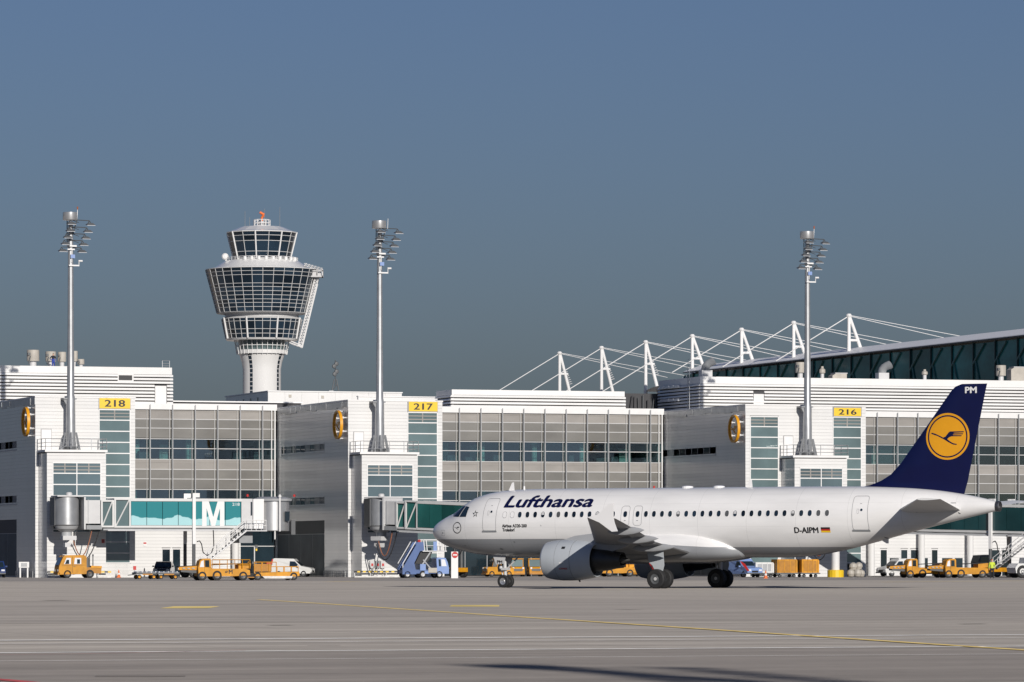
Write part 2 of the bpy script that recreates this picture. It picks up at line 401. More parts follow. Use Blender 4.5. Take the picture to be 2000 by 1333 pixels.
# ------------------------------------------------------------------ terminal pieces
D = 26.0                 # the gate blocks stand this far in front of the glazed wings
D2 = 23.7                # the middle wing stands a little forward
BOXV = -3.55             # front of the stair boxes
ROW = .33                # height of one cladding board
def split(a0, a1, holes):
    segs = [(a0, a1)]
    for h0, h1 in holes:
        ns = []
        for s0, s1 in segs:
            if h1 <= s0 or h0 >= s1: ns.append((s0, s1)); continue
            if h0-s0 > .03: ns.append((s0, h0))
            if s1-h1 > .03: ns.append((h1, s1))
        segs = ns
    return segs
def snap(z): return round(z/ROW)*ROW
def clad(T, face, at, a0, a1, z0, z1, holes, m='white_panel', name='cladding_board'):
    """rows of boards with open joints; face 'front' runs along u, 'left' runs along v"""
    k0 = int(round(z0/ROW)); k1 = int(math.ceil(z1/ROW-.05))
    for k in range(k0, k1):
        b0, b1 = k*ROW+.007, min((k+1)*ROW-.007, z1)
        hs = [(h[0], h[1]) for h in holes if h[2] < (b0+b1)/2 < h[3]]
        for s0, s1 in split(a0, a1, hs):
            if face == 'front': T.box(name, m, s0, s1, at, at+.05, b0, b1)
            else: T.box(name, m, at, at+.05, s0, s1, b0, b1)
def glass_strip(T, u0, u1, z0, z1, v, first=None, pitch=1.06, m='strip_glass', split_top=True, cols=1):
    """tall glazed strip: panes between white transoms, the top light divided by louvres"""
    w = (u1-u0)/cols
    zs = [z1]; z = z1-(first or pitch)
    while z > z0+.15: zs.append(z); z -= pitch
    zs.append(z0)
    for j in range(len(zs)-1):
        for c in range(cols):
            T.box('pane', m, u0+c*w+.03, u0+(c+1)*w-.03, v+.03, v+.06, zs[j+1]+.03, zs[j]-.03)
    for z in zs: T.box('transom', 'white_steel', u0, u1, v-.03, v+.08, z-.05, z+.05)
    for c in range(cols+1): T.box('mullion', 'white_steel', u0+c*w-.045, u0+c*w+.045, v-.026, v+.075, z0, z1)
    if split_top:
        for c in range(cols):
            T.box('louvre_bar', 'spandrel_light', u0+(c+.5)*w-.06, u0+(c+.5)*w+.06, v-.02, v+.05, zs[1]+.05, zs[0]-.05)
            for q in (.33, .66):
                zz = zs[1]+(zs[0]-zs[1])*q; T.box('louvre_bar', 'spandrel_light', u0+c*w+.05, u0+(c+1)*w-.05, v-.015, v+.045, zz-.05, zz+.05)
def railing(T, pts, z, h, name='railing', m='galvanised', step=1.5):
    b = MB()
    for a, c in zip(pts[:-1], pts[1:]):
        L = math.hypot(c[0]-a[0], c[1]-a[1]); n = max(1, int(round(L/step)))
        for q in (h, h*.62, h*.3): b.tube((*a, z+q), (*c, z+q), .03, n=5)
        for i in range(n+1):
            x = a[0]+(c[0]-a[0])*i/n; y = a[1]+(c[1]-a[1])*i/n; b.tube((x, y, z), (x, y, z+h), .035, n=5)
    return T.mb(b, name, m)
def side_emblem(T, uL, vc, zc, r=1.4):
    """yellow ring with the crane, standing off the side wall on white studs"""
    u = uL-.55; b = MB()
    prof = [(r-.17, -.14), (r, -.14), (r, .14), (r-.17, .14), (r-.17, -.14)]
    b.rev(prof, 40, (u, vc, zc), 'x'); ring = T.mb(b, 'emblem_ring', 'emblem_yellow', True)
    n = len(CRANE)
    mesh(T.o, 'emblem_crane', 'emblem_yellow', [T.pt(u-.05, vc-a*r, zc+c*r) for a, c in CRANE]+[T.pt(u+.05, vc-a*r, zc+c*r) for a, c in CRANE],
         [tuple(range(n)), tuple(range(n, 2*n))[::-1]]+[(k, (k+1) % n, n+(k+1) % n, n+k) for k in range(n)])
    for a in (30, 90, 150, 210, 270, 330):
        q = MB(); y = vc+(r-.08)*math.cos(R(a)); z = zc+(r-.08)*math.sin(R(a))
        q.tube((u-.05, y, z), (uL+.05, y, z), .06, n=8); q.rev([(.0, -.11), (.1, -.07), (.13, 0), (.1, .07), (0, .11)], 8, (u+.22, y, z), 'x')
        T.mb(q, 'emblem_stud', 'white_steel')
    q = MB(); q.tube((u, vc-r+.1, zc+.25), (u, vc+r-.1, zc-.15), .05, n=6); T.mb(q, 'emblem_bar', 'emblem_yellow')

def gate_block(num, pxL, pxR, sign, strip, boxpx, extra=None, door=True, label=''):
    uL, uR = U(pxL, 0), U(pxR, 0); ztop = snap(17.3)
    T = BT('gate_block', label, 'building', uL, 0, 'white clad gate blocks along the terminal')
    T.box('wall_core', 'joint_grey', uL+.03, uR-.02, .07, D+10, 0, ztop-.02)
    s0, s1 = U(strip[0], 0), U(strip[1], 0); gz0, gz1 = U(sign[0], 0), U(sign[1], 0)
    zs1 = ZZ(sign[0], sign[2], 0); zs0 = ZZ(sign[0], sign[3], 0)
    zg1 = zs0-.12; zg0 = 1.4
    holes = [(s0-.05, s1+.05, zg0-.05, zs1+.12)]
    bu0, bu1 = U(boxpx[0], BOXV), U(boxpx[1], BOXV); zb = 11.9
    if extra:
        e0, e1 = U(extra[0], 0), U(extra[1], 0); ez1 = ZZ(extra[0], extra[2], 0); holes.append((e0-.05, e1+.05, zg0-.05, ez1+.1))
    clad(T, 'front', 0, uL, uR, 0, ztop, holes+[(bu0, bu1, 0, zb)])
    T.box('parapet_cap', 'white_steel', uL-.05, uR+.05, -.06, D+10, ztop, ztop+.14)
    # gate number sign
    T.box('sign_frame', 'grey_paint', gz0-.06, gz1+.06, -.06, .055, zs0-.06, zs1+.06)
    T.box('sign_board', 'sign_yellow', gz0, gz1, -.10, -.05, zs0, zs1)
    cx = (gz0+gz1)/2; hw = (gz1-gz0)*.335; zc0 = zs0+(zs1-zs0)*.16; zh = (zs1-zs0)*.68
    write(T.o, 'sign_number', 'ink_black', num, lambda a, b: T.pt(cx-hw+2*hw*a, -.106, zc0+zh*b), 0, .018, .02)
    glass_strip(T, s0, s1, zg0, zg1, 0, 1.0)
    T.box('base_panel', 'grey_paint', s0, s1, .0, .05, .05, zg0-.05)
    if extra: glass_strip(T, e0, e1, zg0, ez1, 0, 1.0); T.box('base_panel', 'grey_paint', e0, e1, .0, .05, .05, zg0-.05)
    # left side wall with two window bands and the garage opening
    hs = []
    for zc in (12.75, 7.6):
        hs.append((8.3, 24.2, snap(zc)-ROW*1.5+.0, snap(zc)+ROW*1.5))
    gar = (8.3, 25.8, 0, snap(5.6))
    clad(T, 'left', uL, .055, D+9.9, 0, ztop, hs+[gar])
    for a0, a1, b0, b1 in hs:
        nseg = 9; w = (a1-a0)/nseg
        for k in range(nseg):
            T.box('side_window', 'strip_glass' if k % 4 else 'dark_glass', uL+.03, uL+.06, a0+k*w+.05, a0+(k+1)*w-.05, b0+.06, b1-.06)
            T.box('window_post', 'mid_grey', uL+.0, uL+.07, a0+k*w-.05, a0+k*w+.05, b0, b1)
        T.box('window_sill', 'grey_paint', uL-.02, uL+.07, a0-.05, a1+.05, b0-.08, b0+.05)
    T.box('garage_header', 'joint_dark', uL+.025, uL+.06, gar[0], gar[1], 4.3, gar[3])
    for k in range(4):
        w = (gar[1]-gar[0])/4; T.box('garage_pane', 'room_dark', uL+.02, uL+.06, gar[0]+k*w+.06, gar[0]+(k+1)*w-.06, .15, 4.24)
    railing(T, [(uL-.12, .6), (uL-.12, gar[0]-.2)], 0, .6, 'guard_rail', 'grey_paint')
    # roof edge flashing of the side wall, dented and crooked
    q = MB(); n = 14
    for k in range(n):
        a, c = D*k/n, D*(k+1)/n; d1 = random.uniform(.02, .12)
        q.box(uL-d1, uL+.02, a+.01, c-.01, ztop-.55+random.uniform(-.15, .1), ztop-.02)
    T.mb(q, 'roof_flashing', 'galvanised')
    side_emblem(T, uL, 1.75, ZZ(pxL-20, 829 if num != '216' else 837, 0) if num != '218' else ZZ(54, 823, 0))
    # guard bar with yellow and black stripes at the foot
    return T, uL, uR, ztop
def stair_box(px, py_top, label, win_top, corner):
    bu0, bu1 = U(px[0], BOXV), U(px[1], BOXV); zt = ZZ(px[0], py_top, BOXV)
    T = BT('stair_box', label, 'building', bu0, BOXV, 'stair boxes that carry the floodlight masts')
    zc = zt-.30; zw1 = ZZ(px[0], win_top, BOXV)
    w0, w1 = bu0+(bu1-bu0)*.10, bu0+(bu1-bu0)*.91
    T.box('wall_core', 'joint_grey', bu0+.03, bu1-.02, BOXV+.07, -.06, 0, zc)
    clad(T, 'front', BOXV, bu0, bu1, 0, zc-.02, [(w0-.05, w1+.05, 4.3, zw1+.05)])
    clad(T, 'left', bu0, BOXV+.055, -.06, 0, zc-.02, [])
    clad(T, 'right_', bu1-.05, BOXV+.055, -.06, 0, zc-.02, [])
    glass_strip(T, w0, w1, 4.3, zw1, BOXV, 1.0, 1.06, 'box_glass', True, 2)
    T.box('platform_slab', 'white_steel', bu0-.22, bu1+.12, BOXV-.15, -.07, zt-.22, zt)
    T.box('slab_shade_strip', 'joint_dark', bu0-.15, bu1-.1, BOXV-.05, -.08, zt-.30, zt-.225)  # dark strip put in for the shade under the slab
    railing(T, [(bu0-.15, -.12), (bu0-.15, BOXV-.08), (bu1+.05, BOXV-.08), (bu1+.05, -.12)], zt, 1.05)
    T.box('roof_door', 'white_steel', bu0+.25, bu0+1.2, -.10, -.065, zt, zt+2.0)
    T.box('door_frame', 'joint_grey', bu0+.2, bu0+1.25, -.08, -.06, zt, zt+2.06)
    return T, bu0, bu1, zt

# left block, middle block, right block
B218 = gate_block('218', 69, 264, (193.8, 254, 778, 798), (193.5, 254), (91.7, 207), label='white clad gate block with yellow 218 sign, at the left edge')
B217 = gate_block('217', 680, 864, (798, 854, 785, 803.6), (796.5, 854), (706.6, 816), label='white clad gate block with yellow 217 sign, left of the jet nose')
B216 = gate_block('216', 1456, 1691, (1628.3, 1681, 797, 812.8), (1627, 1682), (1552, 1654.5), extra=(1465.5, 1520, 814), label='white clad gate block with yellow 216 sign and two glass strips')
S218 = stair_box((91.7, 207), 878.5, 'white stair box with window below the leftmost floodlight mast', 904, 76)
S217 = stair_box((706.6, 816), 883, 'white stair box with window below the mast beside sign 217', 908, 687)
S216 = stair_box((1552, 1654.5), 889.8, 'white stair box with window beside sign 216, above the jet', 914.7, 1524)

# ------------------------------------------------------------------ glazed wings between the blocks
def wing(pxs, uA, uB, label, first_white=True, end_post=True, Dv=D):
    zf1 = ZZ(1080, 796.8, Dv); zf0 = zf1-.62
    T = BT('glazed_wing', label, 'building', uA, Dv, 'glazed wings between the gate blocks')
    # photo rows of wing 2 read at column 1080
    rows = [(806.5, 826.6, 'spandrel_light'), (826.6, 843.8, 'spandrel_grey'), (843.8, 862.6, 'spandrel_grey'),
            (864.0, 882.2, 'vision_glass'), (882.2, 902, 'vision_glass'), (903, 922, 'spandrel_light'),
            (922, 940.2, 'spandrel_grey'), (940.2, 959, 'spandrel_grey'), (960, 979, 'vision_glass'), (979, 999, 'vision_glass'), (1000, 1019, 'spandrel_light'), (1019, 1036, 'spandrel_grey')]
    Z = [(ZZ(1080, b, Dv), ZZ(1080, a, Dv), m) for a, b, m in rows]
    zb = Z[-1][0]
    T.box('roof_fascia', 'white_steel', uA, uB, Dv-.25, Dv+.4, zf0, zf1)
    T.box('roof_slab', 'pale_grey', uA, uB, Dv+.42, Dv+26, zf0, zf1-.15)
    us = [uA]+pxs+[uB]
    for a, b in zip(us[:-1], us[1:]):
        for z0, z1, m in Z:
            T.box('pane' if m == 'vision_glass' else 'spandrel_panel', m, a+.06, b-.06, Dv+.0 if m == 'vision_glass' else Dv-.03, Dv+.03, z0+.02, z1-.02)
        T.box('blind_rail', 'spandrel_light', a+.05, b-.05, Dv-.06, Dv-.03, Z[0][1]-.30, Z[0][1]-.25)
        T.box('blind_rail', 'spandrel_light', a+.05, b-.05, Dv-.06, Dv-.03, Z[5][1]-.32, Z[5][1]-.27)
    for u in pxs:
        T.box('mullion', 'grey_paint', u-.05, u+.05, Dv-.42, Dv+.05, zb, zf1-.2)
        T.box('mullion_trim', 'pale_grey', u-.30, u-.26, Dv-.16, Dv-.08, zb, zf0)
        T.box('mullion_cap', 'grey_paint', u-.035, u+.035, Dv-.50, Dv-.425, zb, zf1-.12)
    for k, (z0, z1, m) in enumerate(Z):
        T.box('transom', 'pale_grey', uA+.0, uB, Dv-.07, Dv+.045, z1-.035, z1+.035)
    if end_post:
        T.box('end_post', 'white_steel', uB-.30, uB-.18, Dv-.35, Dv-.1, zb-1.0, zf0)
        T.box('end_post', 'white_steel', uB-.62, uB-.54, Dv-.3, Dv-.1, zb, zf0)
    # rooms behind the glass
    for zlo in (Z[9][0], Z[4][0]):
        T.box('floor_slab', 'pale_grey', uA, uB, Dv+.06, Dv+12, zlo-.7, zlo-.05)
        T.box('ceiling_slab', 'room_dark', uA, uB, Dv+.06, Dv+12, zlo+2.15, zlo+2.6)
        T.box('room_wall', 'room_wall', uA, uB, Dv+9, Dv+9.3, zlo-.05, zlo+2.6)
        n = int((uB-uA)/5.5)
        for k in range(n):
            u = uA+1.5+5.5*k+random.uniform(-.4, .4)
            q = MB(); q.tube((u, Dv+2.2, zlo-.05), (u, Dv+2.2, zlo+2.15), .28, n=12); T.mb(q, 'column', 'mint_wall', True)
        for k in range(int((uB-uA)/4)):
            u = uA+random.uniform(.5, uB-uA-2.5); d = random.uniform(3, 8)
            T.box('partition', random.choice(['mint_wall', 'room_dark', 'mint_wall', 'room_wall']), u, u+random.uniform(.6, 2.4), Dv+d, Dv+d+.15, zlo-.05, zlo+random.uniform(.9, 2.1))
        for k in range(int((uB-uA)/3)):
            u = uA+random.uniform(.5, uB-uA-1.2); d = random.uniform(.6, 2)
            T.box('seat_bench', 'dark_grey', u, u+random.uniform(.5, 1.1), Dv+d, Dv+d+.5, zlo-.05, zlo+random.uniform(.4, .8))
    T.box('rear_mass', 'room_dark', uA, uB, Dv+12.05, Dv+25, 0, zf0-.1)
    return T, zb, zf1, Z
def lin(px0, step, n, k=0): return [U(px0+step*i+k*i*i, D) for i in range(n)]
W1, zb, zf1, ZW = wing([U(p, D) for p in (291.5, 335.4, 379.6, 423.5, 467.5, 511)], B218[2]+.02, B217[1]-.03, 'grey glazed wing above the big white letter M')
W2 = wing([U(p, D2) for p in (895.2, 937.2, 979.2, 1020.8, 1062.2, 1103.6, 1144.8, 1186, 1227, 1268)], B217[2]+.02, B216[1]-.03, 'long grey glazed wing above the jet nose and lettering', Dv=D2)[0]
uE = U(2060, D)
W3 = wing([U(p, D) for p in (1710.7, 1750.4, 1790, 1829.5, 1869, 1908.4, 1947.6, 1986.8, 2025)], B216[2]+.02, uE, 'grey glazed wing behind the jet tail, right of sign 216')[0]

# ground floor below the wings
def ground_floor(T, uA, uB, glass_from, doors, cols, glass=True, Dv=D):
    zt = zb+.0
    T.box('wall_core', 'joint_grey', uA, glass_from, Dv+.10, Dv+6, 0, zt)
    hs = [(a, b, 0, 2.85) for a, b in doors]
    clad(T, 'front', Dv+.02, uA, glass_from, 0, zt-.02, hs)
    for a, b in doors:
        T.box('door', 'dark_glass', a+.06, b-.06, Dv+.05, Dv+.09, .02, 2.76)
        for q in (a, b-.06): T.box('door_frame', 'white_steel', q, q+.06, Dv-.02, Dv+.08, 0, 2.82)
        T.box('door_frame', 'white_steel', a, b, Dv-.02, Dv+.08, 2.76, 2.85)
    for u in cols:
        q = MB(); q.tube((u, Dv-.7, 0), (u, Dv-.7, zt), .36, n=20); T.mb(q, 'round_column', 'white_panel', True)
    if glass_from < uB-.1:
        n = max(1, int((uB-glass_from)/2.4)); w = (uB-glass_from)/n
        for k in range(n):
            T.box('shop_pane', 'dark_glass', glass_from+k*w+.05, glass_from+(k+1)*w-.05, Dv+.6, Dv+.64, .1, 3.05)
            T.box('shop_pane', 'dark_glass', glass_from+k*w+.05, glass_from+(k+1)*w-.05, Dv+.6, Dv+.64, 3.15, zt)
            T.box('shop_post', 'mid_grey', glass_from+k*w-.05, glass_from+k*w+.05, Dv+.52, Dv+.66, 0, zt)
        T.box('shop_rail', 'pale_grey', glass_from, uB, Dv+.53, Dv+.65, 3.06, 3.14)
        T.box('wall_core', 'joint_dark', glass_from, uB, Dv+.7, Dv+6, 0, zt)
d = lambda a, b: (U(a, D), U(b, D))
ground_floor(W1, B218[2]+.02, B217[1]-.05, U(470, D), [d(316, 333), d(336.5, 353)], [U(460, D-.7)])
ground_floor(W2, B217[2]+.02, B216[1]-.05, U(868, D2), [], [U(1100, D2-.7), U(1300, D2-.7)], Dv=D2)
ground_floor(W3, B216[2]+.02, uE, uE, [d(1719, 1733), d(1759, 1773), d(1778, 1794), d(1819, 1832), d(1936, 1953), d(1956, 1972)], [U(1895, D-.7), U(1702, D-.7), U(1800, D-.7)])
for a, b in ((1738, 1755), (1797, 1812), (1840, 1860), (1865, 1880), (1908, 1930)):
    W3.box('low_window', 'dark_glass', U(a, D), U(b, D), D-.03, D+.015, .9, 1.9)

# ------------------------------------------------------------------ louvred plant rooms on the roof
def plant_room(label, uA, uB, v0, z0, z1, top, pitch=.345, depth=8, left=False, gaps=()):
    T = BT('plant_room', label, 'plant room', uA, v0, 'louvred plant rooms on the terminal roof', z0)
    T.box('core', 'joint_dark', uA+.25, uB-.25, v0+.3, v0+depth, z0, z1-top+.1)
    T.box('parapet', 'white_louvre', uA+.1, uB-.1, v0+.05, v0+depth, z1-top, z1)
    n = int((z1-top-z0)/pitch)
    for k in range(n):
        b1 = z1-top-k*pitch; b0 = b1-pitch*.74
        gs = [(g[0], g[1]) for g in gaps if g[2] < b0 < g[3]]
        for s0, s1 in split(uA, uB, gs):
            q = MB(); q.v = []
            pr = [(v0+.28, b1), (v0, b1-.04), (v0-.06, b0+.05), (v0-.04, b0), (v0+.24, b0+.02)]
            m = len(pr); e = .22
            q.add([(s0+(0 if abs(s0-uA) > .01 or left else e*0), a, z) for a, z in pr]+[(s1-(.25*(a-v0) if False else 0), a, z) for a, z in pr],
                  [tuple(range(m)), tuple(range(m, 2*m))[::-1]]+[(i, i+m, (i+1) % m+m, (i+1) % m) for i in range(m)])
            T.mb(q, 'louvre_slat', 'white_louvre')
        if left:
            pr = [(uA+.28, b1), (uA, b1-.04), (uA-.06, b0+.05), (uA-.04, b0), (uA+.24, b0+.02)]; m = len(pr); q = MB()
            q.add([(a, v0+.02, z) for a, z in pr]+[(a, v0+depth, z) for a, z in pr],
                  [tuple(range(m)), tuple(range(m, 2*m))[::-1]]+[(i, i+m, (i+1) % m+m, (i+1) % m) for i in range(m)])
            T.mb(q, 'louvre_slat', 'white_louvre')
    return T
VB = D+2.5
zr = zf1-.4
pa0, pa1 = U(-60, VB), U(338, VB)
zpa = ZZ(330, 718.5, VB)
PA = plant_room('white louvred plant room on the roof above sign 218', pa0, pa1, VB, zr, zpa, .72, depth=16,
                gaps=[(U(230, VB), U(261, VB), ZZ(245, 748, VB), ZZ(245, 732, VB)), (U(302, VB), U(326, VB), zr, ZZ(310, 752, VB))])
PA.box('hatch_frame', 'white_louvre', U(230, VB), U(261, VB), VB+.0, VB+.3, ZZ(245, 748, VB), ZZ(245, 731, VB))
PA.box('hatch', 'black', U(232, VB), U(258, VB), VB-.03, VB+.0, ZZ(245, 743, VB), ZZ(245, 733.4, VB))
PA.box('roof_access_panel', 'white_louvre', U(303, VB), U(325, VB), VB-.02, VB+.3, zr, ZZ(310, 754, VB))
railing(PA, [(U(317, VB+1), VB+1), (U(331, VB+1), VB+1)], zpa, .75)
pb0, pb1 = U(881, VB), U(1222, VB)
PB = plant_room('low white louvred plant room above the middle glazed wing', pb0, pb1, VB, zr, ZZ(1000, 762.5, VB), .55, depth=5.5, left=True)
pc0, pc1 = U(1366, VB), U(2060, VB)
zpc = ZZ(1500, 737.5, VB)
PC = plant_room('long white louvred plant room on the roof above sign 216', pc0, pc1, VB, zr-1, zpc, .75, depth=12.8, left=True,
                gaps=[(U(1471, VB), U(1493, VB), ZZ(1480, 787, VB), ZZ(1480, 768, VB))])
PC.box('roof_access_panel', 'white_louvre', U(1472, VB), U(1492, VB), VB-.02, VB+.3, ZZ(1480, 790, VB), ZZ(1480, 770, VB))
for k, zz in ((0, 757), (1, 783)):
    for j in range(4):
        v = VV(1297+9*j, pc0); PC.box('side_vent', 'lamp_glass', pc0-.25, pc0-.05, v-.6, v+.6, ZZ(1297+9*j, zz+2-j*.7, v)-.06, ZZ(1297+9*j, zz-2-j*.7, v))
q = MB()
for dv in (0, .5):
    q.tube((pc0-.3, VB+2.2+dv, zr), (pc0-.3, VB+2.2+dv, zpc+1.1), .04, n=5)
for k in range(18): q.tube((pc0-.3, VB+2.2, zr+.3+k*.33), (pc0-.3, VB+2.7, zr+.3+k*.33), .025, n=4)
PC.mb(q, 'ladder', 'galvanised')
# dark gap between the two plant rooms: service yard with ducts
q = BT('service_yard_wall', 'dark grey duct bank between the two louvred plant rooms', 'duct bank', pb1, VB+3, z0=zr)
ue = U(1300, VB+13); q.box('backing', 'joint_dark', pb1+.2, ue, VB+13.3, VB+15, zr, zr+2.6)
for k in range(16):
    m_ = MB(); u = pb1+.4+k*(ue-pb1-.9)/16; m_.tube((u, VB+13.1, zr+.1), (u+random.uniform(-.4, .4), VB+13.0, zr+random.uniform(1.6, 2.5)), random.uniform(.04, .12), n=7)
    q.mb(m_, 'duct', random.choice(['dark_grey', 'dark_grey', 'joint_dark']), True)
# white penthouse behind the left wing
vP = 52.0; pu0, pu1 = U(523.5, vP), U(785, vP); zP = ZZ(600, 766.3, vP)
T = BT('penthouse', 'plain white penthouse with two small vents in front of the control tower shaft', 'building', pu0, vP)
T.box('wall', 'white_panel', pu0+.05, pu1-.05, vP+.06, vP+18, 0, zP-.05)
w_ = (pu1-pu0)/8
for k in range(8): T.box('wall_panel', 'white_panel', pu0+k*w_+.012, pu0+(k+1)*w_-.012, vP, vP+.05, 10, zP-.02)
for k in range(7): T.box('side_panel', 'white_panel', pu0, pu0+.04, vP+k*2.5+.02, vP+(k+1)*2.5-.02, 10, zP-.02)
T.box('parapet_cap', 'white_steel', pu0-.06, pu1+.06, vP-.08, vP+18.1, zP, zP+.12)
for p, y in ((566.5, 774), (630, 776)): T.box('vent_grille', 'vent_beige', U(p-2.7, vP), U(p+2.7, vP), vP-.05, vP+.0, ZZ(p, y+2.8, vP), ZZ(p, y-2.8, vP))
for k in range(4): T.box('slit_window', 'dark_glass', pu0-.03, pu0+.02, vP+4+3*k, vP+4.4+3*k, zP-1.3, zP-.5)
T = BT('roof_terrace_wall', 'low white parapet wall behind sign 217', 'wall', U(700, 40), 40)
T.box('wall', 'white_panel', U(700, 40), U(856, 40), 40, 40.5, 10, ZZ(800, 776.5, 40))
T.box('parapet_cap', 'white_steel', U(700, 40)-.05, U(856, 40)+.05, 39.9, 40.6, ZZ(800, 776.5, 40), ZZ(800, 776.5, 40)+.1)
T = BT('roof_canopy', 'thin flat white roof edge above the left glazed wing', 'roof', U(338, D+6), D+6, z0=zf1)
T.box('slab', 'white_steel', U(338, D+6), U(592, D+6), D+6, D+14, ZZ(450, 786.5, D+6), ZZ(450, 784, D+6))
T.box('canopy_shade_strip', 'joint_dark', U(338, D+6.3), U(588, D+6.3), D+6.3, D+13, zf1-.2, ZZ(450, 786.5, D+6)-.003)  # solid dark filler that paints the shade below the canopy edge
# ------------------------------------------------------------------ control tower
TS = 8.94; TY = F/TS
T = thing('control_tower', 'white airport control tower with glazed drum and cab', 'control tower', ((511.5-1000)/TS, TY, 0))
tz = lambda py: EYE+(HOR-py)/TS
tr = lambda px: px/TS
def ang(k, n, off): return R(-90+off+360.0*k/n)     # angle 0 looks at the camera
def facet_panes(part, n, off, prof, m, frame, fw, skip_rear=True, names=('pane', 'mullion', 'ring_bar')):
    """glazed faceted ring: prof = [(py, Rpx)...] from top to bottom"""
    ca = lambda k, j, r=0: ((tr(prof[j][1])+r)*math.cos(ang(k, n, off)), (tr(prof[j][1])+r)*math.sin(ang(k, n, off)), tz(prof[j][0]))
    for k in range(n):
        mid = (-90+off+360.0*(k+.5)/n) % 360; front = math.cos(R(mid+90)) > -.12
        if front:
            for j in range(len(prof)-1):
                mesh(T, names[0], m, [ca(k, j), ca(k+1, j), ca(k+1, j+1), ca(k, j+1)], [(0, 1, 2, 3)])
        else:
            mesh(T, names[0], m, [ca(k, 0), ca(k+1, 0), ca(k+1, -1), ca(k, -1)], [(0, 1, 2, 3)])
        q = MB(); q.path([ca(k, j, .03) for j in range(len(prof))], fw, 5); q.out(T, names[1], frame)
    for j in range(len(prof)):
        q = MB(); q.path([ca(k, j, .03) for k in range(n+1)], fw*.9, 5); q.out(T, names[2], frame)
# shaft with four dark slots
q = MB(); q.rev([(tr(36.2), 0), (tr(36.2), tz(722)), (tr(37.5), tz(708)), (tr(42.0), tz(693)), (tr(42), tz(690))], 48); q.out(T, 'shaft_core', 'navy_glass', True)
for k in range(4):
    a0, a1 = R(-90-30.5+5.2+90*k), R(-90-30.5+90-5.2+90*k)
    q = MB(); q.rev([(tr(37.4), 0), (tr(37.4), tz(722)), (tr(39.5), tz(708)), (tr(44.6), tz(692)), (tr(40), tz(692))], 14, a0=a0, a1=a1); q.out(T, 'shaft_shell', 'white_panel', True)
    for j in range(20):
        z = tz(770)-6+j*.95
        a = R(-90-30.5+90*k); r = tr(36.6) if z < tz(722) else tr(36.6+(42.0-36.6)*(z-tz(722))/(tz(693)-tz(722)))
        if z < tz(695):
            q = MB(); c_, s_ = math.cos(a), math.sin(a); w = tr(3.4)
            q.tube((r*c_-w*s_, r*s_+w*c_, z), (r*c_+w*s_, r*s_-w*c_, z), .12, n=4); q.out(T, 'slot_rung', 'pale_grey')
# ring walkway
q = MB(); q.rev([(tr(40), tz(692)), (tr(49), tz(692)), (tr(49.5), tz(684.5)), (tr(46), tz(684)), (tr(46), tz(686)), (tr(40), tz(686))], 48); q.out(T, 'walkway_ring', 'white_panel', True)
for k in range(32):
    a = ang(k, 32, 4); q = MB(); q.tube((tr(49)*math.cos(a), tr(49)*math.sin(a), tz(693)), (tr(53.5)*math.cos(a), tr(53.5)*math.sin(a), tz(666)), .07, n=5); q.out(T, 'walkway_fin', 'white_steel')
q = MB(); q.rev([(tr(44), tz(687)), (tr(47), tz(666))], 48); q.out(T, 'neck_glass', 'strip_glass', True)
q = MB(); q.path([(tr(51.5)*math.cos(ang(k, 32, 4)), tr(51.5)*math.sin(ang(k, 32, 4)), tz(676)) for k in range(33)], .07, 5); q.out(T, 'neck_rail', 'white_steel')
# lower glazed ring
q = MB(); q.rev([(tr(40), tz(667)), (tr(69), tz(666)), (tr(71), tz(663))], 48); q.out(T, 'lower_soffit', 'white_panel', True)
facet_panes('lower', 32, 4, [(624.5, 78.5), (630.5, 77.5), (646, 74.3), (654.5, 72.4), (663, 70.5)], 'navy_glass', 'pale_white', .062)
q = MB(); q.rev([(tr(78.8), tz(624.5)), (tr(76), tz(622)), (tr(72), tz(620.5)), (tr(72), tz(616)), (tr(88), tz(613.5))], 64); q.out(T, 'middle_band', 'pale_grey', True)
for k in range(0, 8):
    a = ang(k, 8, 26); q = MB(); q.tube((tr(80)*math.cos(a), tr(80)*math.sin(a), tz(622)), (tr(72.5)*math.cos(a), tr(72.5)*math.sin(a), tz(663)), .2, n=6); q.out(T, 'lower_fin', 'white_steel')
# big drum
rows = [528.5, 535.5, 543, 559, 565.8, 573.6, 581.3, 589.4, 596.2, 604, 612.8]
facet_panes('drum', 32, 4.06, [(y, 88+(110-88)*(612.8-y)/(612.8-528.5)) for y in rows], 'navy_glass', 'pale_white', .062)
q = MB(); q.rev([(tr(110.5), tz(528.8)), (tr(110.5), tz(527.5)), (tr(94), tz(525)), (tr(73.5), tz(511.5)), (tr(50), tz(511))], 64); q.out(T, 'drum_roof', 'white_panel', True)
b = MB()
for zz in (511, 507.5, 504.5): b.path([(tr(70)*math.cos(ang(k, 40, 0)), tr(70)*math.sin(ang(k, 40, 0)), tz(zz)) for k in range(41)], .06, 4)
for k in range(40): b.tube((tr(70)*math.cos(ang(k, 40, 0)), tr(70)*math.sin(ang(k, 40, 0)), tz(512)), (tr(70)*math.cos(ang(k, 40, 0)), tr(70)*math.sin(ang(k, 40, 0)), tz(504)), .05, n=4)
b.out(T, 'drum_railing', 'white_steel')
for k in range(9):
    a = R(-90-24+11.25*k); q = MB(); cx, cy = tr(72)*math.cos(a), tr(72)*math.sin(a)
    q.rev([(.38, tz(512)), (.38, tz(507)), (.28, tz(505)), (0, tz(504.3))], 12, (cx, cy, 0)); q.out(T, 'roof_dome', 'white_panel', True)
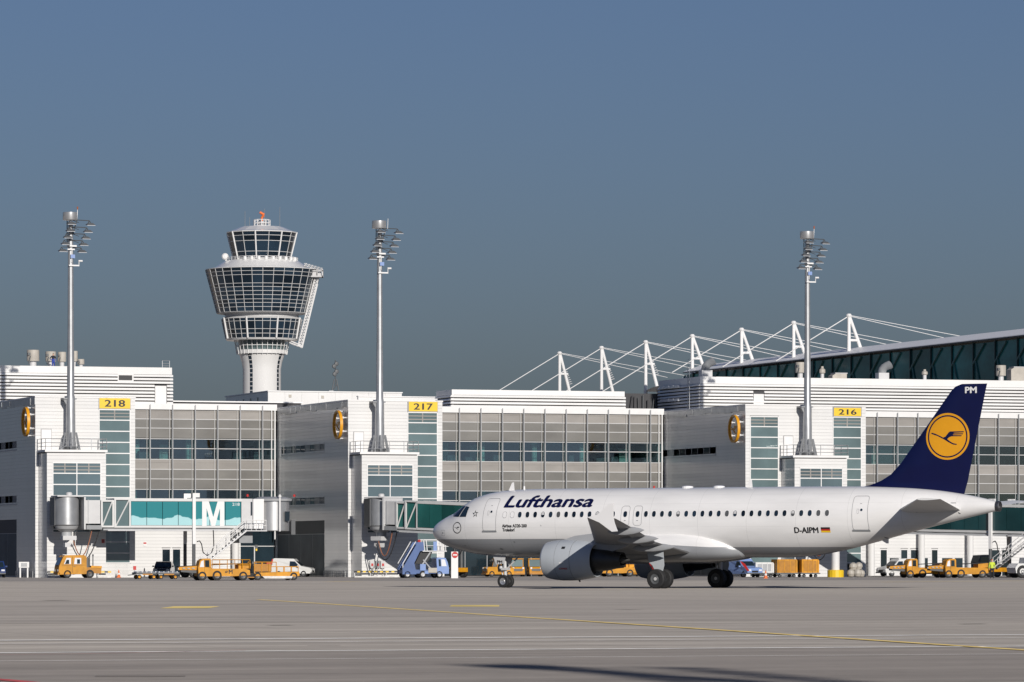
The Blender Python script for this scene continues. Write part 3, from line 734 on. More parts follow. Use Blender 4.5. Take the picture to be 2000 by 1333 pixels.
q = MB(); q.rev([(0, -.35), (.5, -.3), (.75, 0), (.72, .05), (0, .02)], 20, (-tr(70.5), -2.5, tz(503)), 'y'); q.tube((-tr(69), -2.3, tz(512)), (-tr(69), -2.3, tz(503)), .15); q.out(T, 'dish_antenna', 'white_panel', True)
# cab: eight sides, two lights to a side
cp = [(456, 68.5), (463.5, 66.3), (474, 63.8), (494.5, 58.8), (508, 55.6)]
facet_panes('cab', 16, -7.6, [(y, r) for y, r in cp], 'navy_glass', 'pale_white', .07)
for k in range(8):
    a = ang(k, 8, -7.6); q = MB()
    q.tube((tr(69.5)*math.cos(a), tr(69.5)*math.sin(a), tz(455)), (tr(56)*math.cos(a), tr(56)*math.sin(a), tz(510)), .17, n=6); q.out(T, 'cab_corner_post', 'white_steel')
q = MB(); q.rev([(tr(69.5), tz(456.4)), (tr(70), tz(454.6)), (tr(60), tz(452)), (tr(41), tz(444)), (0, tz(443.5))], 16, a0=R(-97.6), a1=R(-97.6)+2*math.pi); q.out(T, 'cab_roof', 'white_panel')
q = MB(); q.rev([(tr(55.5), tz(508)), (tr(55.5), tz(512))], 16); q.out(T, 'cab_base', 'pale_grey')
b = MB()
for zz in (442, 436, 430): b.path([(tr(16)*math.cos(ang(k, 12, 0)), tr(16)*math.sin(ang(k, 12, 0)), tz(zz)) for k in range(13)], .08, 4)
for k in range(12): b.tube((tr(16)*math.cos(ang(k, 12, 0)), tr(16)*math.sin(ang(k, 12, 0)), tz(444)), (tr(16)*math.cos(ang(k, 12, 0)), tr(16)*math.sin(ang(k, 12, 0)), tz(430)), .08, n=4)
b.out(T, 'top_railing', 'white_steel')
q = MB(); q.rev([(tr(9), tz(444)), (tr(9), tz(433)), (0, tz(432))], 10); q.out(T, 'top_cabinet', 'pale_grey')
q = MB(); q.tube((0, 0, tz(433)), (0, 0, tz(424)), .25); q.tube((-.45, 0, tz(415)), (.5, .0, tz(420)), .28, .3); q.tube((.4, 0, tz(421)), (.05, 0, tz(425)), .3, .22); q.out(T, 'surface_radar', 'orange')
q = MB()
for dx, y0, y1 in ((-33, 444, 413), (35, 444, 405), (5, 432, 408), (-24, 445, 425)): q.tube((tr(dx), 0, tz(y0)), (tr(dx), 0, tz(y1)), .05, n=4)
q.out(T, 'whip_antenna', 'mid_grey')
# inclined window-cleaning gantry on the right
b = MB(); A = [(104, 514), (109, 530), (81, 640), (77, 676)]
p0 = lambda px, py, y: (tr(px), y, tz(py))
for y in (-1.2, 1.2):
    for o in (0, 7): b.tube(p0(108+o, 531, y-2), p0(72+o, 676+(4 if o else 0), y-2), .13, n=5)
    b.tube(p0(58, 668, y-2), p0(77, 676, y-2), .13, n=5); b.tube(p0(55, 671, y-2), p0(79, 680, y-2), .13, n=5)
n = 26
for k in range(n):
    t0, t1 = k/n, (k+1)/n
    A0 = (108-36*t0, 531+145*t0); A1 = (115-36*t1, 531+147*t1); A2 = (108-36*t1, 531+145*t1)
    for y in (-1.2, 1.2): b.tube(p0(*A0, y-2), p0(*A1, y-2), .08, n=4); b.tube(p0(*A2, y-2), p0(*A1, y-2), .08, n=4)
b.out(T, 'gantry_rail', 'white_steel')
b = MB()
for k in range(6):
    x0 = 84+6*k; y0 = 517+1.8*k; b.box(tr(x0), tr(x0+6), -4.5, -4.3, tz(y0+1), tz(y0)); b.box(tr(x0), tr(x0+6), -4.5, -4.3, tz(y0+6), tz(y0+5)); b.tube((tr(x0), -4.4, tz(y0+5)), (tr(x0+6), -4.4, tz(y0+1)), .1, n=4); b.box(tr(x0+1), tr(x0+4), -3.5, -1.5, tz(y0+4.5), tz(y0+1.5))
b.box(tr(98), tr(120.5), -4.6, -1.2, tz(544), tz(541)); b.box(tr(118.5), tr(121), -4.6, -1.2, tz(544), tz(529)); b.box(tr(98), tr(121), -4.6, -4.4, tz(533), tz(531)); b.box(tr(100), tr(108), -4.3, -1.6, tz(541), tz(534)); b.box(tr(110), tr(117), -4.3, -1.6, tz(541), tz(536))
b.out(T, 'gantry_cradle', 'pale_grey')

# ------------------------------------------------------------------ terminal hall with the mast-hung roof
MY = 600.0; mx_, my_ = (1658-1000)*MY/F, MY
uM = (mx_-OX)*CA+(my_-OY)*SA; vM = -(mx_-OX)*SA+(my_-OY)*CA; ML = 19.1
def wpx(u, v, z):
    x, y, _ = bw(u, v); return 1000+F*x/y, HOR-F*(z-EYE)/y
H = BT('terminal_hall', 'large glazed terminal hall under a long white roof edge', 'building', uM, vM)
zTop, zLow = ZZ(1700, 680.5, VV(1700, uM-1.5)), ZZ(1700, 690.5, VV(1700, uM-1.5))
v_near, v_far = VV(2120, uM-1.5), VV(1335, uM-1.5)
q = MB(); pr = [(uM-1.5, zLow+.21), (uM-1.45, zLow+.30), (uM+1.3, zTop+.62), (uM+7.0, zTop+.72), (uM+7.0, zLow+.21)]; n = len(pr)
q.add([(a_, v_near, z_) for a_, z_ in pr]+[(a_, v_far, z_) for a_, z_ in pr], [tuple(range(n)), tuple(range(n, 2*n))]+[(k, (k+1) % n, n+(k+1) % n, n+k) for k in range(n)]); H.mb(q, 'roof_edge', 'roof_white')
q = MB(); vv = [v_near, v_far]
n = 10
for k in range(n):            # gently domed roof behind the edge, white sheet
    t0, t1 = k/n, (k+1)/n
    q.add([(uM+7+60*t0, v_near, zTop+.6+2.2*math.sin(math.pi*t0)), (uM+7+60*t1, v_near, zTop+.6+2.2*math.sin(math.pi*t1)), (uM+7+60*t1, v_far, zTop+.6+2.2*math.sin(math.pi*t1)), (uM+7+60*t0, v_far, zTop+.6+2.2*math.sin(math.pi*t0))], [(0, 1, 2, 3)])
H.mb(q, 'roof_sheet', 'white_panel', True)
v_end = VV(1221, uM-1.5); zE = ZZ(1221, 765, v_end); z2 = ZZ(1290, 741, VV(1290, uM-1.5))
q = MB(); prof = [(v_far, zTop), (VV(1310, uM-1.5), ZZ(1310, 733, VV(1310, uM-1.5))), (VV(1290, uM-1.5), z2), (v_end, zE), (VV(1275, uM-1.5), ZZ(1275, 757, VV(1275, uM-1.5))), (v_far, zLow+.25-1.0)]
n = len(prof)
q.add([(uM-1.5+(2.7 if i_ < 4 else 0), a, z) for i_, (a, z) in enumerate(prof)]+[(uM+14, a, z) for a, z in prof], [tuple(range(n)), tuple(range(n, 2*n))]+[(k, (k+1) % n, n+(k+1) % n, n+k) for k in range(n)])
H.mb(q, 'roof_tip', 'roof_white')
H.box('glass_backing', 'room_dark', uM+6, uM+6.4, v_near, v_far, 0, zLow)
bay = ML/3; k = 0; v = v_near
rowsz = [8, 14, 18, 22, zLow-.1]
while v < v_far-1:
    for a, c in zip(rowsz[:-1], rowsz[1:]): H.box('hall_pane', 'hall_glass', uM-1.1, uM-1.05, v+.15, min(v+bay, v_far)-.15, a+.08, c-.08)
    H.box('hall_mullion', 'hall_steel', uM-1.3, uM-.9, v-.07, v+.07, 8, zLow)
    q = MB(); q.tube((uM-1.2, v+.5, 14), (uM-1.2, v+bay-.5, zLow-2), .10, n=5); q.tube((uM-1.2, v+bay*.5, zLow-.3), (uM-1.2, v+bay, zLow-2.6), .14, n=5)
    H.mb(q, 'truss_brace', 'brace_teal'); v += bay
for a in rowsz[:-1]: H.box('hall_transom', 'hall_steel', uM-1.22, uM-.92, v_near, v_far, a-.1, a+.1)
H.box('gutter', 'dark_grey', uM-1.62, uM-1.5, v_near, v_far, zLow+.05, zLow+.16)
zmt = ZZ(1658, 608.5, vM)
tops = [608.5, 624, 638.5, 653, 665, 678, 689]
ords = ['nearest', 'second', 'third', 'fourth', 'fifth', 'sixth', 'farthest']
for i in range(7):
    v = vM+ML*i
    t = BT('roof_mast', 'white A-shaped roof mast with stay cables, '+('largest, at the right end of the row' if i == 0 else 'smallest, at the left end of the row' if i == 6 else '%s from the right in the row' % ords[i]), 'roof mast', uM, v, 'white stayed masts on the hall roof', zTop-.3)
    zt = zmt-.5; z0 = zTop-.3
    q = MB(); q.tube((uM, v, z0-(3 if i > 3 else .5)), (uM, v, zt-.2), .27, .21, 10); t.mb(q, 'post', 'white_steel', True)
    q = MB(); q.tube((uM+2.15, v, z0-(3 if i > 3 else .6)), (uM+.1, v, zt-.2), .26, .2, 10); t.mb(q, 'raking_leg', 'white_steel', True)
    q = MB(); q.tube((uM, v, z0+(zt-z0)*.36), (uM+1.35, v, z0+(zt-z0)*.36), .17, n=8); t.mb(q, 'cross_brace', 'white_steel', True)
    q = MB(); q.rev([(0, -.25), (.3, -.15), (.4, .05), (.25, .28), (0, .32)], 10, (uM, v, zt-.1)); t.mb(q, 'mast_head', 'white_steel', True)
    q = MB(); k_ = .62 if i < 3 else 1; q.tube((uM, v, zt-.1), (uM-16.3*k_, v, zt-9.75*k_), .066, n=6); t.mb(q, 'back_stay', 'white_steel')
    for dz, L in ((0, 22.5), (-.1, 17.5)):
        q = MB(); q.tube((uM, v, zt+dz), (uM+L, v, zTop+1.2), .036, n=5); t.mb(q, 'front_cable', 'white_steel')
    q = MB()
    for k in range(7): q.tube((uM+2.0-k*.13, v-.1, z0+.4+k*.3), (uM+1.5-k*.1, v-.1, z0+.25+k*.3), .06, n=4)
    t.mb(q, 'leg_steps', 'pale_grey')

# ------------------------------------------------------------------ small radio mast behind the penthouse
ry = 56; T = BT('radio_mast', 'grey lattice radio mast with round antennas on the penthouse roof', 'radio mast', U(655, ry), ry, z0=zP)
b = MB(); u = U(655, ry); zb_ = zP; zt = ZZ(655, 704, ry)
for dx in (-.45, .45): b.tube((u+dx, ry, zb_), (u+dx*.3, ry, zb_+1.6), .06, n=5)
b.tube((u, ry, zb_+.9), (u, ry, zt), .06, n=6); b.tube((u-.25, ry, zb_+.5), (u+.25, ry, zb_+1.1), .05, n=5)
T.mb(b, 'lattice', 'dark_grey')
for py, dx in ((711, .1), (716, -.15), (726, .12), (731, -.1)):
    q = MB(); q.rev([(0, -.12), (.2, -.1), (.26, .02), (0, .1)], 12, (u+dx, ry-.1, ZZ(655, py, ry)), 'y'); T.mb(q, 'round_antenna', 'dark_grey', True)
q = MB(); q.box(u-.8, u-.3, ry-.3, ry+.3, zb_, zb_+.35); T.mb(q, 'cabinet', 'grey_paint')

# ------------------------------------------------------------------ roof vents
def drum_vent(px, py0, py1, w, v, label, tilt=0):
    u = U(px, v); z0 = ZZ(px, py1, v); z1 = ZZ(px, py0, v); r = w/2/19.2
    T = BT('roof_vent', label, 'roof vent', u, v, 'vents on the terminal roof', z0)
    q = MB(); q.rev([(r*.55, z0-1.5), (r*.55, z0+(z1-z0)*.24), (r*.9, z0+(z1-z0)*.26)], 16, (u, v, 0)); T.mb(q, 'vent_base', 'pale_grey', True)
    q = MB(); q.rev([(r*.98, z0+(z1-z0)*.27), (r, z0+(z1-z0)*.3), (r, z1-.04), (r*.94, z1), (0, z1)], 20, (u, v, 0)); T.mb(q, 'vent_drum', 'vent_beige', True)
    q = MB(); q.box(u-r*1.05, u-r*.6, v-r*.9, v-r*.4, z0+(z1-z0)*.65, z0+(z1-z0)*.8); q.tube((u-r*.9, v-r*.8, z0+.1), (u-r*.6, v-r*.9, z0+(z1-z0)*.6), .06, n=5); T.mb(q, 'vent_motor', 'dark_grey')
vr = VB+4
vl = VB+12
drum_vent(64.5, 684, 714, 25, vl, 'large beige drum vent standing alone at the left end of the roof')
drum_vent(99, 687, 714, 21, vl, 'beige drum vent behind the worker in blue overalls')
drum_vent(121, 688, 714, 17, vl, 'beige drum vent just left of the leftmost floodlight mast')
drum_vent(146, 686, 714, 12, vl+1, 'narrow beige drum vent just right of the leftmost floodlight mast')
drum_vent(158, 702, 716, 14, vl, 'short beige drum vent lowest in its row above sign 218')
drum_vent(1563, 708, 736, 20, vr, 'beige drum vent left of the mast above sign 216')
drum_vent(1955, 714, 742, 21, vr, 'beige drum vent above the tip of the tail fin')
for px, py0, lab in ((1606, 716, 'small pale mushroom vent right of the mast above sign 216'), (1806, 722, 'small pale mushroom vent left of the tail fin tip')):
    u = U(px, vr); z0 = ZZ(px, 741, vr); z1 = ZZ(px, py0, vr); T = BT('mushroom_vent', lab, 'roof vent', u, vr, 'mushroom vents on the roof', z0); h = z1-z0
    q = MB(); q.rev([(.2, z0-.7), (.2, z0+h*.45)], 12, (u, vr, 0)); T.mb(q, 'stem', 'pale_grey', True)
    q = MB(); q.rev([(.22, z0+h*.42), (.34, z0+h*.5), (.32, z0+h*.75), (.16, z0+h*.85), (.14, z1), (0, z1)], 12, (u, vr, 0)); T.mb(q, 'cap', 'vent_beige', True)
for px, py0, py1, lab in ((1382, 700, 732, 'curved grey cowl pipe at the left end of the long plant room'), (1727, 707, 737, 'curved grey cowl pipe in front of the hall glass')):
    u = U(px-4, vr); z0 = ZZ(px, py1, vr); z1 = ZZ(px, py0, vr); T = BT('cowl_vent', lab, 'roof vent', u, vr, 'curved cowl pipes on the roof', z0)
    h = z1-z0; r = .46; V = []; Fq = []; n = 18; P = [(0, 0, 90), (0, h*.38, 90), (.06, h*.52, 72), (.2, h*.64, 52), (.38, h*.72, 36), (.62, h*.80, 28)]
    for dx, dz, an in P:
        ca_, sa_ = math.cos(R(an)), math.sin(R(an))
        for k in range(n):
            t_ = 2*math.pi*k/n; V.append(T.pt(u+dx+r*math.cos(t_)*sa_, vr+r*math.sin(t_)-1.3*dx, z0+dz-r*math.cos(t_)*ca_))
    for i_ in range(len(P)-1):
        for k in range(n): Fq.append((i_*n+k, i_*n+(k+1) % n, (i_+1)*n+(k+1) % n, (i_+1)*n+k))
    mesh(T.o, 'pipe', 'mid_grey', V, Fq, True)
    mesh(T.o, 'pipe_mouth', 'black', [(x*1.0, y, z) for x, y, z in V[-n:]], [tuple(range(n))])
    q = MB(); q.box(u-.6, u+.6, vr-.5, vr+.5, z0-.7, z0+.45); T.mb(q, 'kerb', 'pale_grey')
for px, w, py, lab in ((1640, 28, 730, 'low flat beige roof box right of the mast above sign 216'), (1988, 26, 718, 'wide beige roof duct at the right edge')):
    u0_, u1_ = U(px-w/2, vr), U(px+w/2, vr); z0 = ZZ(px, 741, vr); z1 = ZZ(px, py, vr)
    T = BT('roof_duct', lab, 'roof duct', u0_, vr, 'boxed ducts on the roof', z0)
    b = MB(); b.prism([(u0_, z0-.7), (u1_, z0-.7), (u1_, z1), (u0_+.4, z1), (u0_, z1-.25)], vr, vr+1.2); T.mb(b, 'casing', 'vent_beige')
    T.box('casing_lid', 'pale_grey', u0_+.3, u1_+.06, vr-.06, vr+1.26, z1, z1+.08)

# ------------------------------------------------------------------ floodlight masts
def flood_mast(u, v, z0, z1, label, beacon, hero=True, base=None):
    T = BT('floodlight_mast', label, 'floodlight mast', u, v, 'floodlight masts on the stair boxes', z0)
    q = MB(); pr = [(.47, z0+.35), (.45, z0+2.6), (.43, z0+4.9), (.345, z0+5.3), (.33, z0+9), (.29, (z0+z1)/2), (.255, z1-3.2), (.22, z1-.9)]
    q.rev(pr, 20, (u, v, 0)); T.mb(q, 'pole', 'galvanised', True)
    q = MB(); q.rev([(.62, z0), (.62, z0+.3), (.5, z0+.36)], 16, (u, v, 0)); T.mb(q, 'base_plate', 'dark_grey')
    for k in range(6):
        a = R(60*k+20); q = MB(); c_, s_ = math.cos(a), math.sin(a)
        q.tube((u+.95*c_, v+.95*s_, z0+.05), (u+.60*c_, v+.60*s_, z0+1.7), .11, .07, 4); q.tube((u+.78*c_, v+.78*s_, z0+.25), (u+.4*c_, v+.4*s_, z0+.5), .06, n=4); T.mb(q, 'gusset', 'mid_grey')
    q = MB(); q.box(u-.72, u+.55, v-.2, v+1.1, z0+4.85, z0+5.0); q.add([(u-.72, v-.1, z0+4.85), (u-.35, v-.1, z0+4.2), (u-.35, v+.1, z0+4.2), (u-.72, v+.1, z0+4.85), (u-.35, v-.1, z0+4.85), (u-.35, v+.1, z0+4.85)], [(0, 1, 4), (3, 5, 2), (0, 3, 2, 1), (1, 2, 5, 4)]); T.mb(q, 'wall_bracket', 'mid_grey')
    q = MB(); q.rev([(.1, z1-.78), (.68, z1-.76), (.70, z1-.7), (.70, z1-.02), (.66, z1), (0, z1-.01)], 24, (u-.05, v, 0)); T.mb(q, 'top_drum', 'aluminium', True)
    # five tiers of lamps on crossbars
    tiers = [(1.05, 1.98, -.05), (1.72, 1.72, -.15), (2.35, 1.52, -.4), (2.98, 1.3, -.62), (3.65, 1.15, -.88)]
    b = MB(); b.tube((u+.55, v-.3, z1-.72), (u+.2, v-.2, z1-2.0), .05, n=5); b.tube((u-.3, v+.2, z1-.8), (u-.3, v+.2, z1-3.0), .05, n=5)
    for dz, xr, xl in tiers:
        zc = z1-dz; b.tube((u+xl, v-.55, zc+.3), (u+xr-.15, v+.15, zc+.3), .045, n=5); b.tube((u+.2, v, zc+.3), (u+.7, v-.4, zc+.05), .03, n=4)
    T.mb(b, 'crossbar_frame', 'dark_grey')
    for i, (dz, xr, xl) in enumerate(tiers):
        for x, y in ((xr, .15), (xl, -.55)):
            zc = z1-dz; q = MB()
            q.tube((u+x-.12, v+y, zc+.3), (u+x-.3, v+y, zc-.02), .04, n=4); q.tube((u+x-.12, v+y, zc+.3), (u+x+.06, v+y, zc-.02), .04, n=4)
            q.add([(u+x+a*w, v+y+bb*d, zc+c) for a, bb, c, w, d in [(-.45, -1, -.16, 1, .3), (.45, -1, -.16, 1, .3), (.45, 1, -.06, 1, .3), (-.45, 1, -.06, 1, .3), (-.2, -.5, .06, 1, .3), (.22, -.5, .06, 1, .3), (.22, .5, .1, 1, .3), (-.2, .5, .1, 1, .3)]],
                  [(4, 5, 6, 7), (0, 1, 5, 4), (1, 2, 6, 5), (2, 3, 7, 6), (3, 0, 4, 7)])
            h_ = T.mb(q, 'floodlight', 'dark_grey')
            g = MB(); g.add([T.pt(u+x-.4, v+y-.30, zc-.19), T.pt(u+x+.4, v+y-.30, zc-.19), T.pt(u+x+.4, v+y+.28, zc-.10), T.pt(u+x-.4, v+y+.28, zc-.10), T.pt(u+x-.4, v+y-.30, zc-.16), T.pt(u+x+.4, v+y-.30, zc-.16)], [(0, 1, 2, 3), (0, 1, 5, 4)])
            g.out(h_, 'lamp_lens', 'lamp_glass')
    if beacon:
        q = MB(); q.tube((u+.55, v-.3, z1-.8), (u+.6, v-.3, z1+.25), .03, n=5); T.mb(q, 'beacon_rod', 'white_steel')
        q = MB(); q.rev([(.06, z1+.25), (.075, z1+.5), (0, z1+.55)], 8, (u+.6, v-.3, 0)); T.mb(q, 'obstruction_light', 'lamp_amber', True)
    else:
        q = MB(); q.tube((u+.72, v-.3, z1-.8), (u+.76, v-.3, z1+.2), .025, n=5); T.mb(q, 'beacon_rod', 'white_steel')
    q = MB(); q.box(u-.45, u+.5, v-.4, v-.3, z1-3.3, z1-3.15); q.box(u-.4, u+.3, v-.45, v-.35, z1-3.62, z1-3.5); q.tube((u+.05, v-.4, z1-3.55), (u+.02, v-.35, z1-4.8), .05, n=5)
    q.box(u-.25, u+.75, v-.42, v-.34, z1-5.15, z1-5.02); q.tube((u+.72, v-.4, z1-5.1), (u+.72, v-.4, z1-4.7), .04, n=4); q.rev([(0, -.2), (.09, -.18), (.1, .2), (0, .22)], 8, (u+.85, v-.4, z1-4.65), 'x'); T.mb(q, 'camera_bracket', 'white_steel')
    q = MB(); q.box(u-.1, u+.32, v-.47, v-.38, z1-4.4, z1-4.05); T.mb(q, 'junction_box', 'blue_light')
    return T
for S, px, py, lab, bc in ((S218, 138, 415, 'floodlight mast on the stair box left of the control tower', True),
                           (S217, 741.5, 431.5, 'floodlight mast right of the control tower, beside sign 217', False),
                           (S216, 1577, 452.5, 'floodlight mast rising behind the jet, beside sign 216', True)):
    v = -1.15; flood_mast(U(px, v), v, S[3], ZZ(px, py, v), lab, bc)
# ------------------------------------------------------------------ jet bridges
def jet_bridge(label, u, v, rz, L, slope, glass, big_m=None, cab=True, back=5.0, stairs=True):
    T = thing('jet_bridge', label, 'jet bridge', bw(u, v), AL+rz, 'jet bridges at the gates')
    cr, sr = math.cos(-rz), math.sin(-rz)
    zt, zg1, zg0, zb_ = 7.49, 7.22, 4.93, 4.5; W = 1.35
    sl = lambda x, z: z+slope*max(0, x-1.6)
    def obox(name, m, x0, x1, y0, y1, z0, z1):
        return mesh(T, name, m, [(x, y, sl(x, z)) for x, y, z in [(x0, y0, z0), (x1, y0, z0), (x1, y1, z0), (x0, y1, z0), (x0, y0, z1), (x1, y0, z1), (x1, y1, z1), (x0, y1, z1)]], [(0, 3, 2, 1), (4, 5, 6, 7), (0, 1, 5, 4), (1, 2, 6, 5), (2, 3, 7, 6), (3, 0, 4, 7)])
    q = MB(); q.rev([(1.12, 4.95), (1.15, 5.0), (1.15, 7.55), (1.08, 7.62)], 32); q.out(T, 'rotunda', 'galvanised', True)
    q = MB(); q.box(-1.15, 1.35, -1.2, 1.6, 7.62, 7.74); q.rev([(.3, 7.7), (.3, 7.95), (.22, 8.05), (0, 8.06)], 14, (.2, -.2, 0)); q.out(T, 'rotunda_roof', 'pale_grey')
    q = MB(); q.box(-1.2, -.9, -.2, 1.8, 4.95, 7.6); q.v = [(x*cr-y*sr, x*sr+y*cr, z) for x, y, z in q.v]; q.out(T, 'rotunda_seal', 'dark_grey')
    q = MB(); q.box(-.9, .9, .8, BOXV-v-.02, 4.9, 7.45); q.v = [(x*cr-y*sr, x*sr+y*cr, z) for x, y, z in q.v]; q.out(T, 'wall_link', 'pale_grey')
    q = MB(); q.rev([(1.15, 4.9), (1.0, 4.6), (.5, 4.3), (.5, 3.9)], 20); q.out(T, 'rotunda_underside', 'grey_paint', True)
    q = MB(); q.box(-.55, .75, -.9, .2, 3.55, 3.95); q.box(-.3, .35, -.7, .1, 2.9, 3.3); q.out(T, 'service_box', 'pale_grey')
    for sgn in (0, 1):
        q = MB(); n = 16; x0, x1, zl, z0_, z1_ = [(.45, 2.2, 2.1, 3.5, 4.4), (.25, 2.9, 1.75, 3.2, 4.4)][sgn]
        q.path([(x0+(x1-x0)*k/n, -.9-.1*sgn, (z0_+(z1_-z0_)*k/n)-(4*(k/n)*(1-k/n))*((z0_+z1_)/2-zl)) for k in range(n+1)], .05, 5); q.out(T, 'hanging_hose', 'hose_brown' if sgn == 0 else 'rubber')
    obox('hinge_frame', 'pale_grey', 1.36, 1.52, -W-.05, W+.05, 4.55, 7.6)
    obox('bellows', 'pale_grey', 1.55, 2.95, -W+.12, W-.12, 5.1, 7.3); obox('bellows_frame', 'grey_paint', 1.75, 1.82, -W+.08, W-.08, 5.05, 7.35)
    obox('hinge_beam', 'mid_grey', 1.6, 3.1, -W, W, 4.55, 4.95)
    def truss(x0, x1, zt_, zb__, w, m='pale_white'):
        t = .16
        for y in (-w, w-.16):
            q = MB()
            for a, b_, c, d_ in ((x0, x1, zt_-t, zt_), (x0, x1, zb__, zb__+t), (x0, x0+t, zb__+t, zt_-t), (x1-t, x1, zb__+t, zt_-t)):
                q.add([(xx, yy, sl(xx, zz)) for xx, yy, zz in [(a, y, c), (b_, y, c), (b_, y+.16, c), (a, y+.16, c), (a, y, d_), (b_, y, d_), (b_, y+.16, d_), (a, y+.16, d_)]], CF)
            q.tube((x0+t, y+.08, sl(x0, zb__+t)), (x1-t, y+.08, sl(x1, zt_-t)), .07, n=6)
            q.out(T, 'truss_frame', m)
        obox('tunnel_pane', glass if glass != 'tunnel_glass' else 'strip_glass', x0+.1, x1-.1, -w+.2, -w+.23, zb__+.1, zt_-.1)
        obox('tunnel_roof', 'pale_grey', x0, x1, -w+.3, w-.3, zt_-.18, zt_-.03); obox('tunnel_floor', 'grey_paint', x0, x1, -w+.25, w-.25, zb__-.1, zb__+.1)
        obox('rear_pane', glass, x0+.1, x1-.1, w-.25, w-.22, zb__+.1, zt_-.1)
    truss(3.0, 4.25, 7.32, 4.75, W)
    truss(4.25, 5.85, 7.49, 4.72, W+.12)
    xg0, xg1 = 5.85, L
    n = max(3, int(round((xg1-xg0)/1.57))); w = (xg1-xg0)/n
    for k in range(n):
        a, b_ = xg0+k*w, xg0+(k+1)*w
        obox('tunnel_pane', glass, a+.025, b_-.025, -W-.12, -W-.08, zg0+.03, zg1-.03)
        obox('rear_pane', 'dark_glass' if glass != 'vision_glass' else glass, a+.025, b_-.025, W+.08, W+.12, zg0+.03, zg1-.03)
        q = MB(); q.tube((a+.1, -W+.1, sl(a, zg0+.1)), (b_-.1, -W+.1, sl(b_, zg1-.1)), .05, n=5); q.out(T, 'inner_brace', 'pale_grey')
    obox('top_rail', 'pale_white', xg0-.02, xg1+.1, -W-.16, W+.16, zg1, zt)
    obox('bottom_rail', 'pale_white', xg0-.02, xg1+.1, -W-.16, W+.16, 4.72, zg0)
    obox('under_track', 'grey_paint', 3.2, xg1-1, -W-.05, -W+.25, 4.48, 4.62); obox('under_track', 'dark_grey', 3.3, xg1-1, -W-.02, W, 4.63, 4.715); obox('cable_tray', 'pale_grey', 3.6, xg1-.5, -W-.2, -W-.06, 4.42, 4.52)
    if cab:
        xc = L-back
        for y in ((-W-.42, W+.2) if stairs else (-.6, .34)):
            q = MB(); q.box(xc-.14, xc+.16, y, y+.26, sl(xc, 3.2), sl(xc, 8.0 if stairs else 4.6)); q.box(xc-.14, xc+.55, y+.02, y+.24, sl(xc, 7.6 if stairs else 4.3), sl(xc, 8.0 if stairs else 4.6)); q.out(T, 'lift_column', 'white_steel')
            q = MB(); q.tube((xc, y+.13, .9), (xc, y+.13, sl(xc, 3.2)), .17, n=12); q.out(T, 'lift_piston', 'dark_grey')
        q = MB(); bw_ = W+.5 if stairs else .7; q.box(xc-.5, xc+.6, -bw_, bw_, .55, .95); q.out(T, 'bogie', 'gse_yellow')
        for y in ((-W-.3, W+.3) if stairs else (-.75, .75)): wheel(T, xc, y, .5, .5, .35)
        # cab and round head
        obox('cab_panel', 'pale_grey', L+.05, L+1.15, -W-.1, W+.1, 4.62, zt); obox('cab_door', 'white_steel', L+1.2, L+2.25, -W-.14, W+.1, 4.62, zt-.02)
        obox('door_window', 'dark_glass', L+.95, L+1.1, -W-.13, -W-.05, 5.9, 7.2)
        q = MB(); q.rev([(1.6, sl(L, 4.45)), (1.62, sl(L, 4.5)), (1.62, sl(L, 7.4)), (1.55, sl(L, 7.5)), (0, sl(L, 7.5))], 36, (L+3.5, 0, 0)); q.out(T, 'cab_head', 'aluminium', True)
        q = MB(); q.rev([(1.86, sl(L, 7.3)), (1.9, sl(L, 7.5)), (1.2, sl(L, 7.7)), (0, sl(L, 7.7))], 30, (L+3.5, 0, 0)); q.out(T, 'cab_roof', 'grey_paint', True)
        q = MB(); q.tube((L+3.7, -1.9, sl(L, 4.4)), (L+3.7, -1.9, sl(L, 7.9)), .09, n=8); q.rev([(.05, 0), (.16, .05), (.16, .2), (0, .24)], 8, (L+3.7, -1.9, sl(L, 7.6))); q.out(T, 'head_pipe', 'white_steel')
        for dx in (.4, 5.0): q = MB(); q.rev([(.12, 0), (.12, .2), (0, .26)], 8, (L+dx+.4, -.9, sl(L, 7.7))); q.out(T, 'warning_light', 'red', True)
        obox('bumper_frame', 'dark_grey', L+4.95, L+5.35, -1.5, -1.2, 4.1, 5.5); obox('head_window', 'dark_glass', L+4.3, L+4.75, -1.62, -1.5, 5.4, 6.3)
        box(T, 'machine_box', 'mid_grey', L-.1, L+1.2, -W+.1, W-.3, sl(L, 3.3), sl(L, 4.3))
        if stairs:
            # landing and stairs
            box(T, 'landing', 'pale_grey', L+.1, L+2.3, -W-1.1, -W-.15, sl(L, 4.4), sl(L, 4.5))
            b = MB(); x1, z1_, x0, z0_ = L+.3, sl(L, 4.45), L-4.2, .9
            for y in (-W-1.05, -W-.25):
                b.tube((x0, y, z0_), (x1, y, z1_), .07, n=6)
                for q_ in (.55, 1.0): b.tube((x0, y, z0_+q_), (x1, y, z1_+q_), .035, n=5)
                for k in range(6): t = k/5; b.tube((x0+(x1-x0)*t, y, z0_+(z1_-z0_)*t), (x0+(x1-x0)*t, y, z0_+(z1_-z0_)*t+1.0), .03, n=4)
            for y in (-W-1.05,): b.path([(x1, y, z1_+1), (L+2.25, y, z1_+1)], .035, 5); b.path([(x1, y, z1_+.5), (L+2.25, y, z1_+.5)], .03, 5)
            for k in range(5): b.tube((x1+.48*k, -W-1.05, z1_), (x1+.48*k, -W-1.05, z1_+1), .03, n=4)
            b.out(T, 'stair_rail', 'white_steel')
